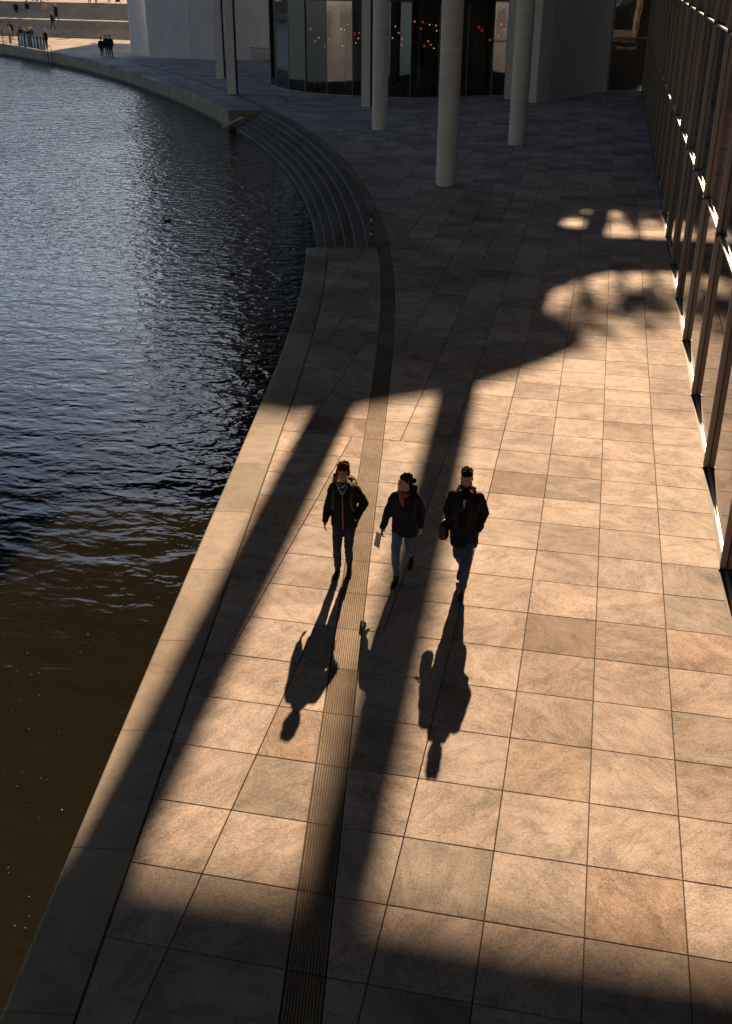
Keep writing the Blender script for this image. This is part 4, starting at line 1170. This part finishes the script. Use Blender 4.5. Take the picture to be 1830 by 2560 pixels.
bg_ = empty('shoulder_bag', (RX_, RY_, 0), R(-2)); tag(bg_, 'black leather shoulder bag at the hip of the bearded man', 'bag')
bm_ = MB(); rings_torso(bm_, [(0.80, -0.265, -0.03, 0.06, 0.11), (0.82, -0.27, -0.03, 0.075, 0.13), (0.95, -0.265, -0.03, 0.068, 0.135), (1.02, -0.255, -0.03, 0.05, 0.115), (1.045, -0.25, -0.03, 0.03, 0.09)])
fuse(bm_, 'bag', M['leather'], bg_, 0.011, 2, 0.02)
MB().tube([(-0.275, -0.13, 1.0), (-0.36, -0.14, 0.985), (-0.30, -0.10, 1.05), (-0.255, -0.02, 1.04)], 0.011, 7).build('handle', M['leather'], bg_, True)
MB().tube([(-0.25, 0.06, 1.03), (-0.215, 0.10, 1.25), (-0.10, 0.09, 1.50), (0.05, -0.09, 1.50), (-0.03, -0.16, 1.30), (-0.215, -0.13, 1.05)], 0.013, 7).build('strap', M['leather'], bg_, True)

# --- small figures on the far bank
def small_spec(kind, h, coat, trousers, hair, long=False, shoes=None):
    k = h / 1.72
    z = lambda a: a * k
    walk = kind == 'walk'; st_ = 0.20 if walk else 0.0
    hem = 0.48 if long else 0.84
    S = dict(head=(0, -0.01, z(1.60)), head_scale=1.02, chest=(0, 0, z(1.25)), pelvis=(0, 0, z(0.92)),
             shL=(-0.17, 0, z(1.36)), elL=(-0.225, 0.06 if walk else 0.02, z(1.10)), wrL=(-0.22, -0.08 if kind != 'stand' else -0.04, z(0.88)),
             shR=(0.17, 0, z(1.36)), elR=(0.225, 0.02, z(1.10)), wrR=(0.21, 0.06 if walk else -0.05, z(0.88)),
             handL=None, handR=None,
             hipL=(-0.085, 0, z(0.87)), knL=(-0.085, -st_ * 0.6, z(0.48)), anL=(-0.085, -st_, 0.10), hipR=(0.085, 0, z(0.87)), knR=(0.085, st_ * 0.3, z(0.48)), anR=(0.085, st_ * 1.1, 0.14 if walk else 0.10),
             footL=((-0.085, -st_), (-0.1, -1), 0, 0), footR=((0.085, st_ * 1.1), (0.1, -1), 0.06 if walk else 0, 0),
             trouser_mat=trousers, shoe_mat=shoes or M['leather'], jacket_mat=coat, hair_mat=hair, jacket_name='coat' if long else 'jacket',
             jacket=[(z(hem), 0, 0, 0.20, 0.16), (z(hem) + 0.05, 0, 0, 0.20, 0.16), (z(1.02), 0, 0, 0.185, 0.14), (z(1.22), 0, 0, 0.195, 0.14), (z(1.34), 0, 0, 0.20, 0.12), (z(1.42), 0, 0.01, 0.13, 0.09), (z(1.46), 0, 0.01, 0.08, 0.08)],
             hair=[((0, 0.028, 0.062), (0.088, 0.100, 0.080)), ((0, 0.052, -0.01), (0.085, 0.072, 0.09))])
    return S
_cache = {}
def figure(label, x, y, z, rz, kind='stand', h=1.70, coat='black_wool', trousers='dark_denim', hair='dark_hair', long=False, shoes=None, group='people on the far bank'):
    key = (kind, long, round(h, 2))
    loc = (x * U, y * U, z * U)
    if key not in _cache:
        r, _ = person(label, loc, rz, small_spec(kind, h, M[coat], M[trousers], M[hair], long, M[shoes] if shoes else None), 0.026, group, True)
        _cache[key] = r
        return r
    src = _cache[key]
    r = src.copy(); COL.objects.link(r); r.location = loc; r.rotation_euler = (0, 0, rz)
    tag(r, label, 'person', group)
    for ch in src.children:
        c = ch.copy(); COL.objects.link(c); c.parent = r
        mt = {'jacket': coat, 'coat': coat, 'trousers': trousers, 'hair': hair, 'shoe': shoes or 'leather'}.get(c.name.split('.')[0])
        if mt:
            c.material_slots[0].link = 'OBJECT'; c.material_slots[0].material = M[mt]
    return r
def on_ground(qx, qy, z=0.0):
    """plan position (modules) under a point of the reference view, at level z (modules)"""
    sx, sy = qx / 4.921, qy / 4.921
    d = fw + rt * ((sx - 915) / 2697.6) - up * ((sy - 1280) / 2697.6)
    p = CAM + d * ((z * U - CAM.z) / d.z)
    return p.x / U, p.y / U
def fig(label, qx, qy, z, rz, **kw):
    x, y = on_ground(qx, qy, z)
    return figure(label, x, y, z, R(rz), **kw)
fig('woman in a dark jacket walking on the left of three people on the shaded quay', 1262, 712, 0, 25, kind='walk', h=1.62, trousers='mid_denim', shoes='white_shoe', hair='dark_hair')
fig('person half hidden between two others walking on the shaded quay', 1322, 690, 0, 25, kind='walk', h=1.70, coat='grey_wool', hair='brown_hair')
fig('tall man in dark clothes on the right of three people on the shaded quay', 1372, 712, 0, 20, kind='walk', h=1.82, coat='navy', hair='dark_hair')
fig('grey-haired man in black standing beside the end of the silhouette panels', 580, 605, 0, 150, h=1.72, hair='grey_hair')
fig('person with long brown hair behind the left end of the silhouette panels', 275, 545, 0, 190, h=1.62, coat='black_wool', hair='brown_hair')
fig('fair-haired person in dark red behind the silhouette panels', 318, 555, 0, 170, h=1.52, coat='coat_red', hair='blond_hair')
fig('grey-haired person in a dark coat behind the middle of the silhouette panels', 378, 575, 0, 200, h=1.66, coat='grey_wool', hair='grey_hair')
fig('fair-haired person hidden behind a grey-haired neighbour at the silhouette panels', 402, 560, 0, 175, h=1.70, coat='black_shell', hair='blond_hair')
fig('person in a tan jacket and pale jeans at the quay railing', 130, 525, 0, 160, h=1.70, coat='coat_tan', trousers='pale_jeans', hair='dark_hair')
fig('dark-haired person in black behind the tan jacket at the quay railing', 150, 490, 0, 200, h=1.76, coat='black_shell', hair='dark_hair')
zl = 1.72
fig('slight person in black standing alone at the left of the landing', 212, 212, zl, 10, h=1.62)
fig('man in a dark jacket and pale jeans standing on the landing', 350, 218, zl, 170, h=1.80, coat='black_shell', trousers='pale_jeans')
fig('person in a long salmon coat on the landing', 555, 215, zl, 15, h=1.70, coat='coat_pink', trousers='pale_jeans', hair='dark_hair', long=True, shoes='white_shoe')
fig('person in black close behind the salmon coat on the landing', 528, 205, zl, 180, h=1.72, coat='black_wool')
fig('person in a pale grey top and jeans climbing the upper stairs', 610, 165, zl + 0.172, 160, kind='walk', h=1.72, coat='coat_grey', trousers='mid_denim', hair='brown_hair')
fig('fair-haired person in black walking down the lower stairs', 655, 362, 0.172 * 5, -30, kind='walk', h=1.70, coat='black_shell', trousers='mid_denim', hair='blond_hair')
fig('grey-haired person in a long black coat on the landing beside the walker', 700, 265, zl, -30, kind='walk', h=1.74, coat='black_wool', hair='grey_hair', long=True)
zt = 3.44
fig('left of two people standing side by side at the top of the stairs', 1105, 45, zt, 10, h=1.72, trousers='grey_wool')
fig('right of two people standing side by side at the top of the stairs', 1185, 40, zt, -10, h=1.76, trousers='mid_denim')
fig('person standing apart near the pushchair at the top of the stairs', 1345, 28, zt, 0, h=1.72)
fig('left of two people in dark clothes on the upper stairs at the left', 415, 40, zt - 0.3, 20, h=1.66, coat='navy')
fig('right of two people in dark clothes on the upper stairs at the left', 462, 48, zt - 0.3, -20, h=1.66, coat='black_shell')

# pushchair at the top of the stairs
x, y = on_ground(1455, 78, zt)
pc = empty('pushchair', (x * U, y * U, zt * U), R(20)); tag(pc, 'black pushchair at the top of the great stairs', 'pushchair')
b = MB(); rings_torso(b, [(0.42, 0, 0, 0.16, 0.22), (0.50, 0, 0, 0.22, 0.32), (0.70, 0, 0.05, 0.24, 0.34), (0.95, 0, 0.16, 0.23, 0.22), (1.05, 0, 0.18, 0.15, 0.14)]); fuse(b, 'seat', M['black_shell'], pc, 0.03, 2)
MB().tube([(-0.2, 0.35, 0.55), (-0.2, 0.62, 1.02), (0.2, 0.62, 1.02), (0.2, 0.35, 0.55)], 0.02, 6).build('handle', M['steel'], pc)
for q in (-1, 1):
    MB().tube([(q * 0.22, -0.35, 0.14), (q * 0.22, 0.1, 0.5), (q * 0.22, 0.40, 0.16)], 0.018, 6).build('frame', M['steel'], pc)
    for yy, rr_ in ((-0.36, 0.13), (0.40, 0.16)):
        w = MB(); w.loft([[(q * 0.24 + dx, yy + rr_ * math.cos(2 * math.pi * k / 16), rr_ + rr_ * math.sin(2 * math.pi * k / 16)) for k in range(16)] for dx in (-0.025, 0.025)]); w.build('wheel', M['slot'], pc)

# ------------------------------------------------------------------ things on the quays
rail = empty('quay_railing', (0, 0, 0)); tag(rail, 'black iron railing on the edge of the far quay', 'railing')
rp = [on_ground(-60, 520), on_ground(40, 535), on_ground(135, 552), on_ground(236, 570)]
for x, y in rp:
    ps = MB(U).cyl(x, y, 0, 1.36, 0.045, 10).build('post', M['steel'], rail)
    MB(U).ball((x, y, 1.38), 0.07, 10, 8).build('post_cap', M['steel'], ps)
for (x0, y0), (x1, y1) in zip(rp, rp[1:]):
    for z in (0.18, 0.62, 1.12): MB(U).tube([(x0, y0, z), (x1, y1, z)], 0.02, 6).build('bar', M['steel'], rail)
    for k in range(1, 6):
        f = k / 6; MB(U).tube([(x0 + (x1 - x0) * f, y0 + (y1 - y0) * f, 0.18), (x0 + (x1 - x0) * f, y0 + (y1 - y0) * f, 1.12)], 0.014, 5).build('bar', M['steel'], rail)
pan = empty('silhouette_panels', (0, 0, 0)); tag(pan, 'dark panels with seven white human silhouettes along the quay railing', 'panel')
p0, p1 = Vector((*on_ground(240, 570), 0)), Vector((*on_ground(560, 628), 0))
pd = (p1 - p0); PL = pd.length; pd.normalize(); pn = Vector((pd.y, -pd.x, 0))
if pn.y > 0: pn = -pn
def pbox(s0, s1, z0, z1, off, th, name, mat):
    a = p0 + pd * s0 + pn * off; c = p0 + pd * s1 + pn * off
    return MB(U).prism([(a.x, a.y), (c.x, c.y), (c.x - pn.x * th, c.y - pn.y * th), (a.x - pn.x * th, a.y - pn.y * th)], z0, z1).build(name, mat, pan)
panels_ = []
for k in range(4):
    panels_.append(pbox(PL * k / 4 + 0.03, PL * (k + 1) / 4 - 0.03, 0.06, 1.30, 0, 0.05, 'panel', M['steel']))
for k in range(5):
    c = p0 + pd * (PL * k / 4); MB(U).cyl(c.x, c.y, 0, 1.38, 0.04, 8).build('post', M['steel'], pan)
silh = [(0, 1.0), (0.06, 1.08), (0.10, 1.08), (0.12, 0.98), (0.08, 0.93), (0.20, 0.88), (0.22, 0.55), (0.15, 0.50), (0.14, 0.02), (0.02, 0.02), (0.0, 0.45), (-0.02, 0.02), (-0.14, 0.02), (-0.15, 0.50), (-0.22, 0.55), (-0.20, 0.88), (-0.08, 0.93), (-0.12, 0.98), (-0.10, 1.08), (-0.06, 1.08)]
silh = [(x, min(y, 1.08)) for x, y in silh]
for qx in (262, 297, 343, 418, 455, 498, 535):
    s_ = PL * (qx - 240) / 320.0
    P3 = lambda x, z: tuple(p0 + pd * (s_ + x) + pn * 0.012 + Vector((0, 0, 0.14 + z)))
    vs_ = [P3(x, z) for x, z in silh]; vs2 = [tuple(Vector(v) - pn * 0.01) for v in vs_]
    tri = tessellate_polygon([[Vector((x, z, 0)) for x, z in silh]]); n = len(silh)
    MB(U).add(vs_ + vs2, [tuple(t) for t in tri] + [(i, (i + 1) % n, n + (i + 1) % n, n + i) for i in range(n)]).build('silhouette', M['white'], panels_[min(3, int(4 * (qx - 240) / 320.0))])
# ladder at the end of the panels
lad = empty('quay_ladder', (0, 0, 0)); tag(lad, 'black ladder on the far quay wall with curved hand hoops', 'ladder')
a = on_ground(585, 640); b2 = on_ground(640, 648)
for x, y in (a, b2):
    MB(U).tube([(x, y, -1.6), (x, y - 0.02, 0.05)], 0.035, 6).build('rail', M['steel'], lad)
hx, hy = a
MB(U).tube([(a[0], a[1], 0.0), (a[0] + 0.02, a[1] + 0.1, 0.42), (a[0] + 0.3, a[1] - 0.1, 0.62), (b2[0] - 0.1, b2[1] + 0.1, 0.45), (b2[0], b2[1], 0.0)], 0.03, 6).build('hoop', M['plank'], lad)
for k in range(6): MB(U).tube([(a[0], a[1], -0.2 - 0.25 * k), (b2[0], b2[1], -0.2 - 0.25 * k)], 0.025, 6).build('rung', M['steel'], lad)

# slim post at the head of the water steps
po = empty('marker_post', (-5.02 * U, 29.42 * U, 0)); tag(po, 'slim dark post with stickers and a pink cap beside the water steps', 'post')
MB().cyl(0, 0, 0, 0.93, 0.024, 12).build('pole', M['steel'], po, False)
MB().cyl(0, 0, 0.0, 0.012, 0.07, 14).build('base_plate', M['steel'], po)
for z0, z1, m_ in ((0.22, 0.30, 'white'), (0.42, 0.47, 'coat_grey'), (0.62, 0.72, 'white')): MB().cyl(0, 0, z0, z1, 0.026, 12).build('sticker', M[m_], po)
MB().cyl(0, 0, 0.93, 1.04, 0.030, 12).build('cap', M['pink'], po)
# plank by the far end of the steps
x, y = -22.0, 60.6
pk = MB(U).loft([[(-20.85, 60.35, -0.75), (-20.65, 60.30, -0.75), (-19.75, 61.55, -0.30), (-19.95, 61.60, -0.30)], [(-20.85, 60.35, -0.69), (-20.65, 60.30, -0.69), (-19.75, 61.55, -0.24), (-19.95, 61.60, -0.24)]]).build('plank', M['plank'])
tag(pk, 'pale wooden plank lying across the far end of the water steps', 'plank')

# a duck on the water
def on_water(dx, dy):
    s = 1830 / 1624
    d = fw + rt * ((dx * s - 915) / 2697.6) - up * ((dy * s - 1280) / 2697.6)
    return CAM + d * ((WZ * U - CAM.z) / d.z)
w = on_water(371, 492)
dk = empty('duck', w, R(-60)); dk.scale = (0.62, 0.62, 0.62); tag(dk, 'small dark duck swimming where the bright water meets the dark', 'duck')
b = MB(); b.ball((0, 0, 0.05), (0.11, 0.21, 0.09)); b.ball((0, 0.19, 0.09), (0.05, 0.09, 0.04)); limb(b, [(0, -0.15, 0.09), (0, -0.20, 0.20), (0, -0.23, 0.26)], [0.055, 0.04, 0.05]); b.ball((0, -0.30, 0.25), (0.022, 0.05, 0.015))
fuse(b, 'body', M['grey_wool'], dk, 0.015, 2)
# specks of fluff drifting on the near water
sp_ = MB(); sr = random.Random(21)
for k in range(130):
    dx = sr.uniform(0, 520); dy = sr.uniform(1180, 2100)
    w = on_water(dx, dy)
    if w.x > xout(w.y / U) * U - 0.2: continue
    r_ = sr.uniform(0.003, 0.009)
    n = 5; a0 = sr.random() * 6
    ring = [(w.x + r_ * sr.uniform(0.5, 1.2) * math.cos(a0 + 2 * math.pi * q / n), w.y + r_ * sr.uniform(0.5, 1.2) * math.sin(a0 + 2 * math.pi * q / n), w.z + 0.006) for q in range(n)]
    sp_.add(ring + [(w.x, w.y, w.z + 0.012)], [(q, (q + 1) % n, n) for q in range(n)])
sp_ = sp_.build('floating_fluff', M['white']); tag(sp_, 'white specks of fluff drifting on the brown water near the quay', 'fluff', kind='stuff')

# ------------------------------------------------------------------ small trees on the roof terrace
M['leaf'] = simple('leaf', (0.06, 0.09, 0.025), 0.6, var=0.4)
M['bark'] = simple('bark', (0.08, 0.06, 0.045), 0.9, var=0.3)
def roof_tree(xg, yg_base, yg_top, xtop, crown, seed, label):
    """a small tree on the roof, its shadow running from yg_base to yg_top on the paving"""
    rr = random.Random(seed)
    Y = yg_base + dyr + 0.4; bz = RZ + 0.25
    X = xg + dxr
    ztop = (Y - yg_top) * math.tan(SUN_EL)
    t = empty('terrace_tree', (X * U, Y * U, bz * U)); tag(t, label, 'tree', 'small trees on the roof terrace')
    hgt = (ztop - bz)
    lean = xtop - xg
    tp = [(0, 0, 0), (lean * 0.25, 0.05, hgt * 0.35), (lean * 0.6, 0.0, hgt * 0.65), (lean, 0, hgt * 0.95)]
    mb = MB(U); mb.tube(tp, [0.15, 0.12, 0.10, 0.05], 8)
    for k in range(6):
        a = rr.random() * 6.3; z0 = hgt * rr.uniform(0.4, 0.7)
        mb.tube([(lean * 0.5, 0, z0), (lean * 0.6 + math.cos(a) * crown * 0.5, math.sin(a) * crown * 0.5, z0 + 0.4), (lean * 0.8 + math.cos(a) * crown * 0.9, math.sin(a) * crown * 0.9, z0 + 0.9)], [0.06, 0.04, 0.015], 6)
    mb.build('trunk', M['bark'], t)
    lf = MB(U)
    cl = [(lean + rr.gauss(0, 0.55) * crown, rr.gauss(0, 0.4) * crown, hgt * 0.70 + rr.gauss(0, 0.48) * crown, rr.uniform(0.22, 0.5) * crown) for _ in range(18)]
    for cx, cy, cz, cr in cl:
        for _ in range(42):
            v = Vector((rr.gauss(0, 1), rr.gauss(0, 1), rr.gauss(0, 1))).normalized() * cr * rr.random() ** 0.4
            c = Vector((cx, cy, cz)) + v
            a, b = Vector((rr.gauss(0, 1), rr.gauss(0, 1), rr.gauss(0, 1))).normalized(), Vector((rr.gauss(0, 1), rr.gauss(0, 1), rr.gauss(0, 1)))
            b = a.cross(b).normalized()
            s1, s2 = 0.11, 0.05
            lf.add([tuple(c - a * s1), tuple(c + b * s2), tuple(c + a * s1), tuple(c - b * s2)], [(0, 1, 2, 3)])
    lf.build('crown', M['leaf'], t)
roof_tree(2.25, 27.0, 19.6, 2.05, 1.15, 1, 'left of three small trees on the roof terrace, seen by its shadow')
roof_tree(3.35, 27.5, 21.4, 3.30, 0.95, 2, 'middle of three small trees on the roof terrace, seen by its shadow')
roof_tree(4.35, 27.8, 22.7, 4.15, 0.85, 3, 'right of three small trees on the roof terrace, seen by its shadow')

roof_tree(1.75, 38.2, 34.6, 1.7, 0.55, 4, 'small sparse tree added unseen by the narrow roof opening to dim its light')  # this and the next two trees are added to dim the far light patches
roof_tree(3.55, 38.6, 34.4, 3.5, 0.62, 5, 'left of two sparse trees added unseen to dim the far roof opening')
roof_tree(4.55, 38.6, 34.8, 4.5, 0.62, 6, 'right of two sparse trees added unseen to dim the far roof opening')

# ------------------------------------------------------------------ unseen offices across the river, added to throw sunlight onto the columns
M['render'] = concrete('pale_render', (0.46, 0.55, 0.62), (0.54, 0.63, 0.70))
def office(x0, x1, y, h, label, nx, nz):
    t = empty('office_block', (x0 * U, y * U, 0)); tag(t, label, 'building', 'offices across the river behind the viewer')
    MB(U).box(0, x1 - x0, -20, 0, -3, h).build('wall', M['render'], t)
    MB(U).box(-0.4, x1 - x0 + 0.4, -20.4, 0.4, h, h + 0.6).build('roof', M['soffit'], t)
    w = (x1 - x0) / nx; hz = h / nz
    pane = MB(U).box(w * 0.2, w * 0.8, 0.0, 0.06, hz * 0.25, hz * 0.8).mesh('window'); pane.materials.append(M['cafe_wall'])
    for i in range(nx):
        for k in range(nz):
            o = link_mesh('window', pane, None, t); o.location = (i * w * U, 0, k * hz * U)
office(-215, -66, -75, 38, 'broad pale office block added across the river to throw sunlight onto the columns', 22, 8)

# brick block beyond the great stairs, its back to the sun
M['brick'] = simple('brown_brick', (0.13, 0.085, 0.06), 0.9, var=0.25, scale=1.5)
t = empty('brick_block', (-300 * U, 215 * U, 0)); tag(t, 'long brown brick block beyond the great stairs, seen by its reflection in the river', 'building')
MB(U).box(0, 244, 0, 14, 0, 19).build('wall', M['brick'], t)
MB(U).box(-0.5, 244.5, -0.5, 14.5, 19, 19.6).build('roof', M['soffit'], t)
wm = MB(U).box(-1.1, 1.1, -0.08, 0.0, 0.0, 1.8).mesh('window'); wm.materials.append(M['pane'])
for i in range(24):
    for k in range(5):
        o = link_mesh('window', wm, None, t); o.location = ((5 + 10 * i) * U, 0, (4.2 + 2.9 * k) * U)
